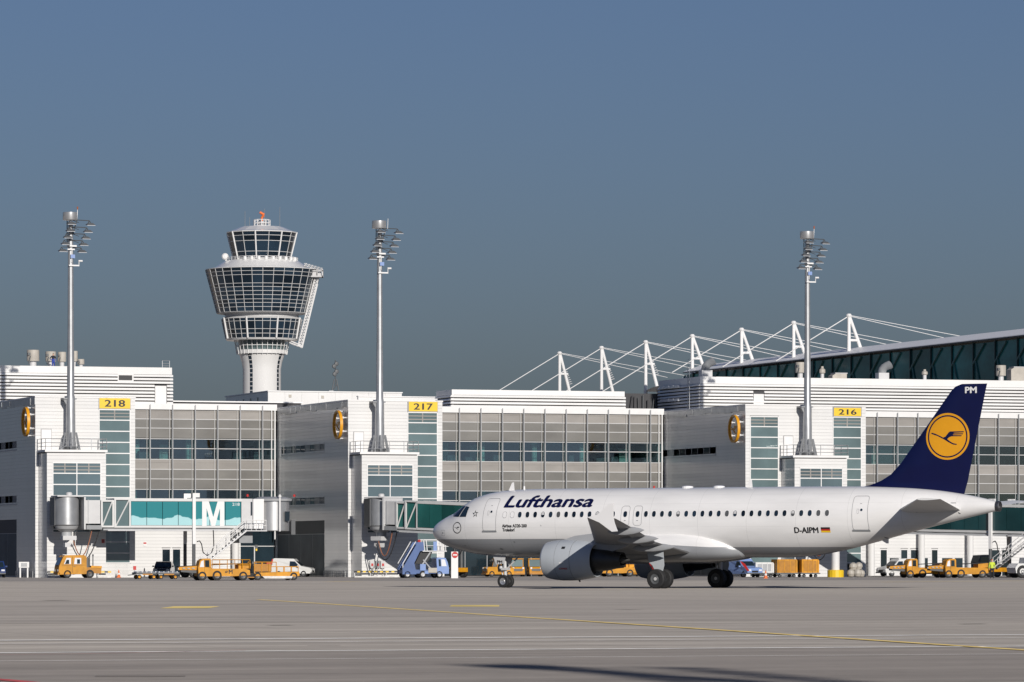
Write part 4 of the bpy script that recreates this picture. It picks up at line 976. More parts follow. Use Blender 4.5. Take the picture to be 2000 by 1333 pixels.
            for k in range(14):
                t = (k+.5)/14; x = x0+(x1-x0)*t; z = z0_+(z1_-z0_)*t; box(T, 'step', 'galvanised', x-.13, x+.13, -W-1.02, -W-.28, z-.02, z+.02)
        q = MB(); q.path([(xc+1.9, -W-.3, sl(xc, 4.5)), (xc+1.95, -W-.3, 3.0), (xc+1.7, -W-.3, 2.3), (xc+1.3, -W-.3, 2.1), (xc+.9, -W-.3, 2.4), (xc+.75, -W-.3, 3.2), (xc+.55, -W-.3, 3.5), (xc+.3, -W-.3, 3.4)], .05, 6); q.out(T, 'hanging_hose', 'rubber')
    if big_m:
        f0, f1 = L-3.8, L-1.63; PM_ = [(0, 0), (0, 1), (.30, 1), (.5, .36), (.70, 1), (1, 1), (1, 0), (.80, 0), (.80, .72), (.58, 0), (.42, 0), (.20, .72), (.20, 0)]
        n_ = len(PM_); P2 = [(f0+(f1-f0)*a, zg0-.04+(zg1-zg0+.06)*b_) for a, b_ in PM_]
        mesh(T, 'letter', 'white_steel', [(a, -W-.150, z) for a, z in P2]+[(a, -W-.125, z) for a, z in P2], [tuple(range(n_)), tuple(range(n_, 2*n_))[::-1]]+[(k, (k+1) % n_, n_+(k+1) % n_, n_+k) for k in range(n_)])
        write(T, 'stand_number', 'white_steel', '218', lambda a, b_: (L-.85+.72*a, -W-.135, 6.82+.28*b_))
    return T
def wheel(p, x, y, z, r, w, name='wheel', rim='dark_grey'):
    q = MB(); q.rev([(r*.55, -w/2), (r*.9, -w/2), (r, -w*.36), (r, w*.36), (r*.9, w/2), (r*.55, w/2), (r*.55, -w/2)], 20, (x, y, z), 'y'); o = q.out(p, name, 'rubber', True)
    q = MB(); q.rev([(0, -w*.30), (r*.25, -w*.42), (r*.32, -w*.30), (r*.56, -w*.40), (r*.56, w*.40), (0, w*.3)], 16, (x, y, z), 'y'); q.out(o, 'rim', rim, True)
    return o
vJ = BOXV-3.0
jet_bridge('silver jet bridge with teal glass and big white letter M', U(130, vJ), vJ, 0, 16.55, 0, 'tunnel_glass', True, True, 4.65)
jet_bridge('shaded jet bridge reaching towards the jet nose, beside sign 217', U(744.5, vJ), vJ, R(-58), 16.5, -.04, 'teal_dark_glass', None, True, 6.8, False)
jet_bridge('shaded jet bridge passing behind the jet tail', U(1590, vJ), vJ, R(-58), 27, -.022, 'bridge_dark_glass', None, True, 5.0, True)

# ------------------------------------------------------------------ ground equipment
def veh(name, label, cat, px, py, rz=0, group=None):
    x, y = ground_at(px, py); return thing(name, label, cat, (x, y, 0), AL+R(rz), group)
def prism_part(p, name, m, prof, y0, y1): q = MB(); q.prism(prof, y0, y1); return q.out(p, name, m)
def pane_xy(p, m, quad, y, name='window'):
    """thin window plate lying in the vehicle's side plane"""
    q = MB(); q.prism(quad, y-.012, y+.012); return q.out(p, name, m)
G = 'yellow ground equipment parked on the apron'
def tow_tractor(label, px, py, rz=0):
    T = veh('tow_tractor', label, 'tow tractor', px, py, rz, G); w = .95
    prism_part(T, 'cab', 'gse_yellow', [(-2.02, .32), (-2.04, .75), (-1.98, 1.12), (-1.62, 1.95), (-1.45, 2.12), (.35, 2.14), (.55, 2.05), (.62, 1.9), (.62, .38)], -w, w)
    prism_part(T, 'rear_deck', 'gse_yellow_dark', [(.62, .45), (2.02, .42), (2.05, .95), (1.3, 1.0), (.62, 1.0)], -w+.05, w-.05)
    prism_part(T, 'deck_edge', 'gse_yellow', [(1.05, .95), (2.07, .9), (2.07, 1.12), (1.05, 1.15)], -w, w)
    for s in (-1, 1):
        y = s*(w+.012)
        pane_xy(T, 'lamp_glass', [(-1.55, 1.3), (-1.3, 1.88), (-.88, 1.88), (-.88, 1.3)], y); pane_xy(T, 'dark_glass', [(-1.45, 1.32), (-1.28, 1.7), (-1.05, 1.7), (-1.05, 1.32)], y+s*.014)  # pale panes: reflected light put into the window colour
        pane_xy(T, 'lamp_glass', [(-.58, 1.3), (-.5, 1.88), (.1, 1.88), (.1, 1.3)], y); pane_xy(T, 'dark_glass', [(-.3, 1.34), (-.3, 1.75), (-.02, 1.75), (-.02, 1.34)], y+s*.014)
        pane_xy(T, 'joint_dark', [(-.73, .5), (-.73, 2.0), (-.71, 2.0), (-.71, .5)], y, 'door_gap'); pane_xy(T, 'joint_dark', [(-1.72, 1.2), (.5, 1.2), (.5, 1.215), (-1.72, 1.215)], y, 'body_crease')
        pane_xy(T, 'dark_grey', [(-.65, 1.05), (-.45, 1.05), (-.45, 1.09), (-.65, 1.09)], y, 'door_handle')
    q = MB(); q.add([(-1.96, -w+.1, 1.2), (-1.96, w-.1, 1.2), (-1.64, w-.1, 1.92), (-1.64, -w+.1, 1.92)], [(0, 1, 2, 3)]); q.v = [(a-.03, b, c+.01) for a, b, c in q.v]; q.out(T, 'windscreen', 'dark_glass')
    box(T, 'engine_gear', 'dark_grey', .66, 1.0, -.6, .7, 1.0, 1.9)
    q = MB(); q.tube((.95, -.7, 1.0), (.95, -.7, 2.15), .05); q.tube((1.3, -.6, 1.0), (1.3, -.6, 2.1), .05); q.rev([(.08, 2.05), (.08, 2.2), (0, 2.22)], 8, (.95, -.7, 0)); q.rev([(.08, 2.05), (.08, 2.2), (0, 2.22)], 8, (1.3, -.6, 0)); q.out(T, 'lamp_posts', 'dark_grey')
    for y in (-.6, .6): q = MB(); q.rev([(0, -.03), (.11, -.02), (.11, .03)], 10, (-2.05, y, .7), 'x'); q.out(T, 'headlight', 'lamp_glass', True)
    box(T, 'bumper', 'gse_yellow', -2.12, -1.95, -w, w, .3, .5)
    for x in (-1.2, .95):
        for y in (-w+.14, w-.14): wheel(T, x, y, .39, .39, .28)
    return T
tow_tractor('yellow crew-cab tow tractor parked below the leftmost jet bridge rotunda', 152, 1129.4)
def belt_loader(label, px, py, rz=0, letters=True, rail=True):
    T = veh('belt_loader', label, 'belt loader', px, py, rz, G); w = .85
    prism_part(T, 'body', 'gse_yellow', [(-1.55, .35), (-1.6, 1.05), (-.5, 1.08), (-.45, .98), (2.4, .95), (2.75, .85), (2.8, .45), (1.4, .35)], -w, w)
    prism_part(T, 'cab', 'gse_yellow', [(-1.6, 1.05), (-1.45, 1.6), (-1.2, 1.78), (-.62, 1.8), (-.52, 1.7), (-.5, 1.05)], -w, w*.2)
    for y in (-w-.012,):
        pane_xy(T, 'lamp_glass', [(-1.47, 1.1), (-1.36, 1.55), (-1.15, 1.66), (-1.12, 1.1)], y); pane_xy(T, 'dark_glass', [(-1.02, 1.1), (-1.02, 1.66), (-.68, 1.66), (-.66, 1.1)], y)
        pane_xy(T, 'joint_dark', [(-1.07, .5), (-1.07, 1.72), (-1.055, 1.72), (-1.055, .5)], y, 'door_gap')
    prism_part(T, 'front_boom', 'gse_yellow', [(-3.1, .86), (-3.1, 1.1), (-1.5, 1.2), (-1.5, .85)], -.35, .5)
    prism_part(T, 'boom_underside', 'dark_grey', [(-2.9, .70), (-2.9, .855), (-1.6, .845), (-1.6, .6)], -.3, .45)
    prism_part(T, 'belt', 'rubber', [(-3.1, 1.11), (-3.1, 1.17), (2.9, 1.45), (2.9, 1.38)], -.3, .45)
    prism_part(T, 'boom_frame', 'gse_yellow', [(1.9, .9), (2.9, 1.0), (2.95, 1.4), (1.9, 1.3)], -.5, .6)
    if rail:
        b = MB()
        for z in (1.35, 1.7): b.tube((-.4, -w+.1, z), (2.8, -w+.1, z), .03, n=4)
        for k in range(6): b.tube((-.4+.64*k, -w+.1, .95), (-.4+.64*k, -w+.1, 1.7), .03, n=4)
        b.out(T, 'side_rail', 'gse_yellow')
    if letters: write(T, 'lettering', 'ink_black', 'M', lambda a, b: (.98+.32*a, -w-.012, .55+.34*b), 0, .05, .03); write(T, 'lettering', 'ink_black', 'air', lambda a, b: (.66+.26*a, -w-.012, .62+.2*b), 0, .03, .03)
    for k in range(5): q = MB(); q.box(-2.8+.4*k, -2.6+.4*k, -.45, -.35, .95, 1.04); q.out(T, 'roller_bracket', 'grey_paint')
    for x in (-1.25, .0, 2.2):
        for y in (-w+.12, w-.12): wheel(T, x, y, .38 if x != 0 else .42, .38 if x != 0 else .42, .26)
    q = MB(); q.rev([(0, -.03), (.09, -.02), (.09, .03)], 10, (-3.12, -.2, .95), 'x'); q.out(T, 'headlight', 'lamp_glass', True)
    return T
belt_loader('yellow belt loader marked M parked below the bridge stairs', 419, 1134.2)
def dolly(label, px, py, rz=0):
    T = veh('baggage_dolly', label, 'dolly', px, py, rz, 'flat baggage dollies')
    box(T, 'deck', 'galvanised', -.95, .95, -.75, .75, .50, .60); q = MB(); q.box(-.98, .98, -.78, -.70, .42, .58); q.box(-.98, .98, .70, .78, .42, .58); q.out(T, 'frame', 'dark_grey')
    for k in range(5): q = MB(); q.tube((-.8+.4*k, -.7, .64), (-.8+.4*k, .7, .64), .05, n=8); q.out(T, 'roller', 'aluminium')
    for x in (-.65, .65):
        for y in (-.6, .6): wheel(T, x, y, .2, .2, .14, rim='gse_yellow')
    q = MB(); q.path([(-.95, 0, .4), (-1.5, 0, .35)], .04); q.path([(-1.5, -.1, .35), (-1.5, .1, .35)], .04); q.out(T, 'tow_bar', 'dark_grey')
    box(T, 'side_plate', 'gse_yellow_dark', -.4, .5, -.80, -.785, .36, .48)
    return T
dolly('flat grey baggage dolly, left one of the pair before the black car', 283, 1131.6)
dolly('flat grey baggage dolly, right one of the pair before the black car', 325, 1131.6)
def car(label, name, m, px, py, rz, van=False, L=4.2, h=1.5, cat='car', group=None):
    T = veh(name, label, cat, px, py, rz, group); w = .85; l = L/2
    if van: prof = [(-l, .35), (-l, .75), (-l+.1, .9), (-l+1.05, 1.08), (-l+1.65, 1.62), (-l+1.8, 1.80), (l-.35, 1.86), (l-.1, 1.75), (l, 1.0), (l, .35)]
    else: prof = [(-l, .35), (-l, .7), (-l+.15, .82), (-l+1.1, .95), (-l+1.75, h-.05), (-l+2.1, h), (l-.75, h-.03), (l-.15, .98), (l, .9), (l, .35)]
    q = MB(); n = len(prof); t = [.09 if z > .95 else 0 for _, z in prof]
    q.add([(x, -w+(.16*(z-.95)/.8 if z > .95 else 0), z) for x, z in prof]+[(x, w-(.16*(z-.95)/.8 if z > .95 else 0), z) for x, z in prof], [tuple(range(n)), tuple(range(n, 2*n))[::-1]]+[(k, k+n, (k+1) % n+n, (k+1) % n) for k in range(n)])
    q.out(T, 'body', m)
    zt = (1.62 if van else h-.08); y0 = w+.012
    for s in (-1, 1):
        a = [(-l+1.2, 1.06), (-l+1.68, zt-.08), (-l+2.2, zt-.06), (-l+2.2, 1.02)]; bq = [(-l+2.28, 1.02), (-l+2.28, zt-.06), (l-.85, zt-.1), (l-.6, 1.05)]
        for quad, nm in (([a, bq]) if not van else [a]) and [(a, 'side_window')]+([(bq, 'side_window')] if not van else []):
            v = [(x, s*(y0-.16*(z-.95)/.8), z) for x, z in quad]; mesh(T, nm, 'dark_glass', v, [tuple(range(4))])
        q = MB(); q.box(-l+1.25, -l+1.4, s*(w+.02), s*(w+.2), 1.0, 1.14); q.out(T, 'wing_mirror', m)
    zz0, xx0, xx1, zz1 = (1.12, -l+1.10, -l+1.60, 1.56) if van else (1.0, -l+1.15, -l+1.68, h-.12)
    mesh(T, 'windscreen', 'dark_glass', [(xx0-.035, -w+.12, zz0), (xx0-.035, w-.12, zz0), (xx1-.035, w-.2, zz1), (xx1-.035, -w+.2, zz1)], [(0, 1, 2, 3)])
    mesh(T, 'rear_window', 'dark_glass', [(l-.02, -w+.2, 1.15), (l-.02, w-.2, 1.15), (l-.55 if not van else l-.06, w-.25, zt-.1), (l-.55 if not van else l-.06, -w+.25, zt-.1)], [(0, 1, 2, 3)])
    for y in (-.6, .6): q = MB(); q.box(-l-.02, -l+.1, y-.16, y+.16, .62, .78); q.out(T, 'headlight', 'lamp_glass'); q = MB(); q.box(l-.04, l+.015, y-.1, y+.1, .7, .95); q.out(T, 'tail_light', 'red')
    q = MB(); q.box(-l-.03, -l+.1, -.35, .35, .5, .66); q.out(T, 'grille', 'black'); q = MB(); q.box(-l-.06, -l+.1, -w, w, .34, .46); q.out(T, 'bumper', 'dark_grey')
    for x in (-l+.8, l-.8):
        for y in (-w+.1, w-.1): wheel(T, x, y, .31, .31, .2)
    return T
car('dark estate car parked end-on behind the baggage dollies', 'parked_car', 'car_black', 320, 1127.7, 70, h=1.55)
car('small white delivery van parked facing right by the dark glass doors', 'delivery_van', 'car_white', 572, 1127.3, 152, True, 4.1, cat='van')
car('dark blue car cut off by the left edge', 'parked_car', 'car_blue', -8, 1128.6, 80, h=1.6)
def pallet_trailer(label, px, py, rz=0):
    T = veh('cargo_trailer', label, 'trailer', px, py, rz, G); w = 1.0
    prism_part(T, 'chassis', 'gse_yellow', [(-1.2, .35), (-1.3, .62), (2.55, .72), (2.6, .4), (2.4, .3)], -w, w)
    prism_part(T, 'skirt', 'paint_white', [(-.4, .15), (-.6, .34), (2.0, .34), (1.9, .15)], -w-.03, w+.03)
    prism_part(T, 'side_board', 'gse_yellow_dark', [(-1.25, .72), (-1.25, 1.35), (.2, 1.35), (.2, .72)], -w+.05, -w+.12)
    prism_part(T, 'rear_board', 'gse_yellow', [(-1.25, .72), (-1.25, 1.35), (.2, 1.35), (.2, .72)], w-.12, w-.05)
    b = MB()
    for y in (-w, w):
        for k in range(7): b.tube((-1.3+.63*k, y, .65), (-1.3+.63*k, y, 1.5 if k < 4 else 1.15), .035, n=5)
        b.tube((-1.3, y, 1.5), (.6, y, 1.5), .035, n=5); b.tube((.6, y, 1.12), (2.5, y, 1.12), .035, n=5)
    b.out(T, 'side_rail', 'gse_yellow')
    prism_part(T, 'front_platform', 'rubber', [(-2.6, .30), (-2.6, .55), (-1.25, .62), (-1.25, .28)], -w+.1, w-.1); prism_part(T, 'platform_edge', 'gse_yellow_dark', [(-2.65, .22), (-2.65, .3), (-1.25, .28), (-1.25, .2)], -w, w)
    q = MB(); q.box(-1.35, -.95, -.5, .5, .7, 1.55); q.out(T, 'engine_box', 'dark_grey'); q = MB(); q.tube((.2, -.2, .8), (.5, -.2, 1.75), .12, .05); q.box(-.1, .4, -.5, .1, 1.3, 1.5); q.out(T, 'load', 'red')
    for x in (-1.0, 2.1):
        for y in (-w+.1, w-.1): wheel(T, x, y, .33, .33, .25)
    return T
pallet_trailer('yellow cargo trailer with side rails in front of the white van', 520, 1133.6)
# blue passenger stairs
T = veh('passenger_stairs', 'blue passenger stairs truck parked left of the jet nose', 'stairs truck', 826, 1129.4, 0)
prism_part(T, 'stair_side', 'blue_truck', [(-2.25, .35), (-2.25, .9), (-.75, 3.35), (-.1, 3.35), (-.1, 2.55), (-.55, 2.5), (-1.1, 1.4), (-.9, .5), (-.9, .35)], -.85, -.75)
prism_part(T, 'stair_side', 'blue_truck', [(-2.25, .35), (-2.25, .9), (-.75, 3.35), (-.1, 3.35), (-.1, 2.55), (-.55, 2.5), (-1.1, 1.4), (-.9, .5), (-.9, .35)], .75, .85)
for k in range(12): box(T, 'step', 'galvanised', -2.2+.15*k, -1.95+.15*k, -.74, .74, .72+.19*k, .76+.19*k)
b = MB(); b.tube((-2.2, -.8, 1.35), (-.95, -.8, 3.4), .04); b.tube((-2.2, .8, 1.35), (-.95, .8, 3.4), .04); b.tube((-2.2, -.8, .7), (-2.2, -.8, 1.35), .04); b.out(T, 'handrail', 'white_steel')
box(T, 'chassis', 'blue_truck', -2.2, 2.2, -.8, .8, .42, .78)
prism_part(T, 'lifting_gear', 'black', [(-.95, 1.35), (-.3, 2.6), (.75, 2.55), (.55, 1.9), (.3, 1.55), (-.2, 1.3)], -.6, .6)
b = MB(); b.tube((-.3, -.7, 1.2), (.5, -.7, 2.4), .08); b.tube((.6, -.7, .8), (-.2, -.7, 1.7), .08); b.out(T, 'lift_arm', 'grey_paint')
box(T, 'top_platform', 'pale_grey', -.3, 2.05, -.9, .9, 2.45, 2.56)
b = MB()
for x in (-.1, .15, 1.65, 1.95):
    for y in (-.85, .85): b.tube((x, y, 2.55), (x-.1 if x < 1 else x, y, 3.55), .05, n=5)
for y in (-.85, .85): b.tube((-.2, y, 3.55), (1.9, y, 3.55), .06, n=5); b.tube((.1, y, 3.0), (1.9, y, 3.0), .03, n=5)
b.out(T, 'platform_rail', 'white_steel')
box(T, 'side_screen', 'blue_light', .75, 1.1, -.88, -.84, 2.56, 3.4); box(T, 'rear_screen', 'strip_glass', .1, 1.6, .84, .88, 2.56, 3.4); q = MB(); q.rev([(.16, 3.3), (.16, 3.55), (0, 3.6)], 8, (-.55, -.6, 0)); q.out(T, 'warning_light', 'red')
prism_part(T, 'cab', 'blue_light', [(1.15, .4), (1.05, 1.8), (1.15, 1.92), (1.95, 1.88), (2.15, 1.5), (2.28, .95), (2.28, .4)], -.85, .7)
pane_xy(T, 'dark_glass', [(1.3, 1.1), (1.25, 1.75), (1.45, 1.75), (1.5, 1.1)], -.865); pane_xy(T, 'lamp_glass', [(1.55, 1.1), (1.52, 1.75), (1.88, 1.72), (2.05, 1.1)], -.865)
box(T, 'battery_box', 'blue_light', -.55, .0, -.9, -.75, .7, 1.3); box(T, 'tool_box', 'vent_beige', .25, 1.1, -.9, -.5, .5, .95); box(T, 'fuel_box', 'blue_light', -.1, .3, -.86, -.6, .4, .65)
for x in (-1.75, -.25, 1.35):
    for y in (-.72, .72): wheel(T, x, y, .34, .34, .26, rim='pale_grey')
def small_tractor(label, px, py, rz=0):
    T = veh('baggage_tractor', label, 'baggage tractor', px, py, rz, 'yellow baggage tractors under the jet nose'); w = .68
    prism_part(T, 'body', 'gse_yellow', [(-1.4, .25), (-1.45, .85), (-1.3, .98), (-.35, 1.0), (-.3, .5), (1.4, .5), (1.45, .25)], -w, w)
    prism_part(T, 'rear_box', 'gse_yellow', [(.55, .5), (.55, .95), (1.42, .9), (1.42, .5)], -w, w)
    q = MB()
    for y in (-w+.06, w-.06): q.tube((-.35, y, 1.0), (-.2, y, 1.75), .05, n=5); q.tube((.6, y, .9), (.55, y, 1.75), .05, n=5)
    q.out(T, 'roof_posts', 'gse_yellow'); box(T, 'roof', 'gse_yellow', -.35, .75, -w, w, 1.75, 1.84)
    mesh(T, 'windscreen', 'strip_glass', [(-.37, -w+.1, 1.02), (-.37, w-.1, 1.02), (-.22, w-.1, 1.72), (-.22, -w+.1, 1.72)], [(0, 1, 2, 3)])
    box(T, 'seat', 'black', .05, .5, -.5, .5, .5, 1.15); box(T, 'grille', 'dark_grey', -1.47, -1.44, -.45, .45, .55, .8)
    for y in (-.5, .5): q = MB(); q.rev([(0, -.03), (.1, -.02), (.1, .03)], 10, (-1.45, y, .86), 'x'); q.out(T, 'headlight', 'lamp_glass', True)
    box(T, 'bumper', 'gse_yellow_dark', -1.55, -1.42, -w, w, .22, .4)
    for x in (-.95, .9):
        for y in (-w+.08, w-.08): wheel(T, x, y, .3, .3, .2)
    return T
small_tractor('yellow baggage tractor parked side-on just left of the nose gear', 973, 1127.0, 4)
small_tractor('yellow baggage tractor facing the camera just right of the nose gear', 1009, 1126.6, 78)
small_tractor('yellow baggage tractor facing the camera next to the engine inlet', 1044, 1126.4, 78)
small_tractor('yellow baggage tractor seen below the wing behind the main gear', 1236, 1126.4, 60)
belt_loader('yellow belt loader half hidden behind the engine exhaust', 1185, 1126.8, 0, False, True)
# containers behind the fuselage
def container(label, px, py, m, L, h, rz=0):
    T = veh('cargo_container', label, 'container', px, py, rz, 'cargo containers behind the jet')
    prism_part(T, 'shell', m, [(-L/2, .45), (-L/2, .45+h), (L/2-.1, .45+h), (L/2, .3+h), (L/2, .45)], -.8, .8); box(T, 'dolly_deck', 'dark_grey', -L/2-.1, L/2+.1, -.85, .85, .33, .44)
    box(T, 'curtain', 'gse_yellow_dark' if 'yellow' in m else 'grey_paint', -L/2+.2, L/2-.3, -.83, -.81, .6, .3+h)
    for k in range(4): box(T, 'rib', m, -L/2+.1+k*(L-.3)/3, -L/2+.16+k*(L-.3)/3, -.86, -.835, .47, .43+h)
    for x in (-L/2+.3, L/2-.3):
        for y in (-.6, .6): wheel(T, x, y, .17, .17, .13)
container('yellow cargo container on a dolly, left one of two below the rear fuselage', 1532, 1128.2, 'gse_yellow', 2.1, 1.3)
container('yellow cargo container on a dolly, right one of two below the rear fuselage', 1577, 1128.2, 'gse_yellow', 1.8, 1.3)
container('white cargo container on a dolly left of the yellow containers', 1488, 1128.2, 'car_white', 1.9, 1.0)
car('pale blue van half hidden by the far main wheels', 'service_van', 'blue_light', 1452, 1128.2, 100, True, 4.3, cat='van')
# pillar with yellow guard
x, y = ground_at(1632, 1128.0); T = thing('guard_pillar', 'white round pillar with yellow impact guard behind the rear fuselage', 'pillar', (x, y, 0), AL)
q = MB(); q.rev([(.4, 0), (.4, 5)], 20); q.out(T, 'pillar', 'white_panel', True); q = MB(); q.rev([(.8, 0), (.8, .68), (.72, .72), (.45, .72)], 16); q.out(T, 'impact_guard', 'sign_yellow', True)
T = veh('supply_bags', 'heap of white sacks on the ground right of the yellow pillar guard', 'sacks', 1672, 1128.0)
for k, (x, z, r) in enumerate(((-.5, .4, .4), (.1, .42, .42), (.55, .38, .38), (-.25, 1.05, .4), (.3, 1.1, .38))):
    q = MB(); q.rev([(0, -r), (r*.7, -r*.8), (r, -.1*r), (r*.85, r*.6), (r*.3, r*.95), (0, r)], 12, (x, random.uniform(-.2, .2), z)); q.out(T, 'sack', 'vent_beige', True)
# pickup and loaders at right
car('white pickup-like van parked by the doors below the tail', 'service_van', 'car_white', 1752, 1126.4, 12, True, 4.0, cat='van')
belt_loader('yellow belt loader in front of the white van below the tail', 1795, 1129.0, 0, False, False)
belt_loader('yellow belt loader with cab right of the white van below the tail', 1870, 1129.2, 0, False, False)
T = veh('service_truck', 'dark service truck behind the worker in the yellow vest', 'truck', 1926, 1127.6, 0)
prism_part(T, 'cab', 'dark_grey', [(-1.2, .45), (-1.25, 1.5), (-1.0, 2.15), (.1, 2.2), (.15, .45)], -.9, .9); prism_part(T, 'load_bed', 'car_black', [(.2, .5), (.2, 1.25), (1.3, 1.25), (1.3, .5)], -.9, .9)
pane_xy(T, 'dark_glass', [(-1.1, 1.4), (-.92, 2.0), (-.1, 2.0), (-.1, 1.4)], -.912); box(T, 'tail_board', 'gse_yellow_dark', 1.31, 1.36, -.9, .9, .5, 1.3)
for x in (-.7, .85):
    for y in (-.75, .75): wheel(T, x, y, .42, .42, .3)
T = veh('pushback_tug', 'white pushback tug with big tyre at the right edge', 'tug', 2003, 1129.2, 0)
prism_part(T, 'body', 'car_white', [(-1.4, .45), (-1.5, .95), (-1.2, 1.35), (2.2, 1.4), (2.2, .45)], -1, 1); prism_part(T, 'cab', 'car_white', [(-.3, 1.35), (-.2, 1.9), (1.2, 1.9), (1.3, 1.35)], -.9, .9); pane_xy(T, 'dark_glass', [(-.15, 1.42), (-.05, 1.82), (1.05, 1.82), (1.1, 1.42)], -.912)
for x in (-.75, 1.5):
    for y in (-.85, .85): wheel(T, x, y, .6, .6, .4)
# roadside bits along the terminal
def cone(px, py, label):
    x, y = ground_at(px, py); T = thing('traffic_cone', label, 'traffic cone', (x, y, 0), 0, 'traffic cones')
    q = MB(); q.box(-.2, .2, -.2, .2, 0, .05); q.out(T, 'foot', 'orange'); q = MB(); q.rev([(.17, .05), (.03, .75), (0, .76)], 14); q.out(T, 'body', 'orange', True); q = MB(); q.rev([(.135, .28), (.095, .46)], 14); q.out(T, 'white_band', 'paint_white', True)
cone(232, 1128.6, 'orange traffic cone left of the black car'); cone(1495.5, 1130.4, 'orange traffic cone in front of the white container')
T = veh('sign_stand', 'yellow and grey stand with round openings beside the tow tractor', 'sign stand', 219, 1128.4)
b = MB(); b.prism([(-.22, .0), (-.22, .8), (-.12, .92), (.14, .92), (.22, .8), (.22, 0)], -.1, .1); b.out(T, 'panel', 'sign_yellow'); q = MB(); q.rev([(0, -.02), (.13, -.02), (.13, .02)], 14, (0, -.12, .5), 'y'); q.out(T, 'dark_disc', 'dark_grey')
T = veh('hydrant_cabinet', 'grey hydrant cabinet standing right of the traffic cone', 'cabinet', 237.5, 1128.2); box(T, 'housing', 'grey_paint', -.25, .25, -.2, .2, .1, 1.05); q = MB(); q.rev([(.25, 1.05), (.2, 1.2), (0, 1.25)], 12); q.out(T, 'cap', 'pale_grey', True); box(T, 'door', 'pale_grey', -.18, .18, -.225, -.205, .2, .95)
T = veh('power_cabinet', 'white ground power cabinet on legs at the far left', 'cabinet', 45.5, 1128.6); box(T, 'housing', 'white_steel', -.5, .5, -.3, .3, .95, 1.5)
for x in (-.42, .3): box(T, 'leg', 'white_steel', x, x+.14, -.25, .25, 0, .95)
box(T, 'control_panel', 'grey_paint', -.3, .3, -.325, -.305, 1.05, 1.4); q = MB(); q.rev([(.07, 1.5), (.07, 1.6), (0, 1.62)], 8, (-.2, 0, 0)); q.out(T, 'knob', 'dark_grey')
def bollard(px, py, label, h=.8):
    T = veh('bollard', label, 'bollard', px, py, 0, 'grey bollards along the terminal foot'); q = MB(); q.rev([(.06, 0), (.06, h-.05), (.04, h), (0, h)], 10); q.out(T, 'post', 'pale_grey', True); q = MB(); q.rev([(.065, h*.7), (.065, h*.85)], 10); q.out(T, 'band', 'dark_grey', True)
bollard(249, 1128.2, 'slim grey bollard right of the hydrant cabinet', .75); bollard(282, 1127.4, 'slim grey bollard left of the black car', .9)
def guard_bar(pa, pb, v, label):
    ua, ub = U(pa, v), U(pb, v); T = BT('guard_bar', label, 'guard rail', ua, v, 'striped guard bars at the wall foot')
    n = max(3, int((ub-ua)/.28)); w = (ub-ua)/n
    for k in range(n): T.box('bar_segment', 'sign_yellow' if k % 2 else 'black', ua+k*w, ua+(k+1)*w, v-.04, v+.04, .48, .62)
    for k in range(int((ub-ua)/1.6)+1): T.box('post', 'pale_grey', ua+k*1.6, ua+k*1.6+.08, v+.045, v+.12, 0, .6)
    T.box('kerb', 'paint_white', ua, ub, v-.1, v+.15, 0, .14)
guard_bar(92.5, 116, BOXV-.6, 'yellow and black guard bar at the foot of the leftmost stair box')
guard_bar(191, 217, BOXV-.6, 'yellow and black guard bar right of the yellow tow tractor')
guard_bar(692, 781, BOXV-.6, 'yellow and black guard bar at the wall foot left of the blue stairs truck')
T = BT('wall_cabinet', 'pale wall cabinets with red plugs below the jet bridge at sign 217', 'cabinet', U(735, BOXV-.3), BOXV-.3)
for k, p in enumerate((727, 738, 748)):
    u = U(p, BOXV-.3); T.box('housing', 'pale_grey' if k != 1 else 'mid_grey', u-.22, u+.22, BOXV-.3, BOXV-.04, .9, 1.6); T.box('plug', 'red', u-.1, u+.1, BOXV-.34, BOXV-.305, 1.1, 1.35); T.box('stand', 'pale_grey', u-.03, u+.03, BOXV-.25, BOXV-.15, 0, .9)
T = veh('no_entry_sign', 'red and white no entry sign on a white panel near the jet nose', 'road sign', 888, 1129.9)
box(T, 'panel', 'white_steel', -.33, .33, 0, .06, 0, 2.45); q = MB(); q.rev([(0, -.02), (.29, -.02), (.29, .02)], 28, (.02, -.025, 2.15), 'y'); q.out(T, 'disc', 'red', True); box(T, 'white_bar', 'white_steel', -.18, .22, -.062, -.05, 2.09, 2.21)
T = BT('fire_notice', 'small dark red fire notice on the wall right of the jet bridge hoses', 'notice', U(201.5, BOXV-.06), BOXV-.06, z0=3.3); u = U(201.5, BOXV-.06); T.box('plate', 'red', u-.14, u+.14, BOXV-.05, BOXV-.01, 3.3, 3.65); T.box('symbol', 'dark_grey', u-.05, u+.05, BOXV-.056, BOXV-.05, 3.4, 3.55)
T = BT('wall_notice', 'tiny red and white notice on the white wall above the dolly', 'notice', U(283, D-.03), D-.03, z0=3.2); u = U(283, D-.03); T.box('plate', 'white_steel', u-.18, u+.18, D-.04, D+.0, 3.1, 3.55); T.box('stripe', 'red', u-.15, u+.15, D-.046, D-.04, 3.32, 3.48)
T = veh('signal_post', 'white post with small camera below the jet bridge head', 'signal post', 497, 1127.0); q = MB(); q.tube((0, 0, 0), (0, 0, 3.0), .06, n=8); q.out(T, 'post', 'white_steel', True); q = MB(); q.box(.05, .3, -.12, .1, 2.85, 3.2); q.out(T, 'camera', 'dark_grey'); q = MB(); q.box(.08, .25, -.14, -.12, 2.6, 2.82); q.out(T, 'signal', 'sign_yellow')
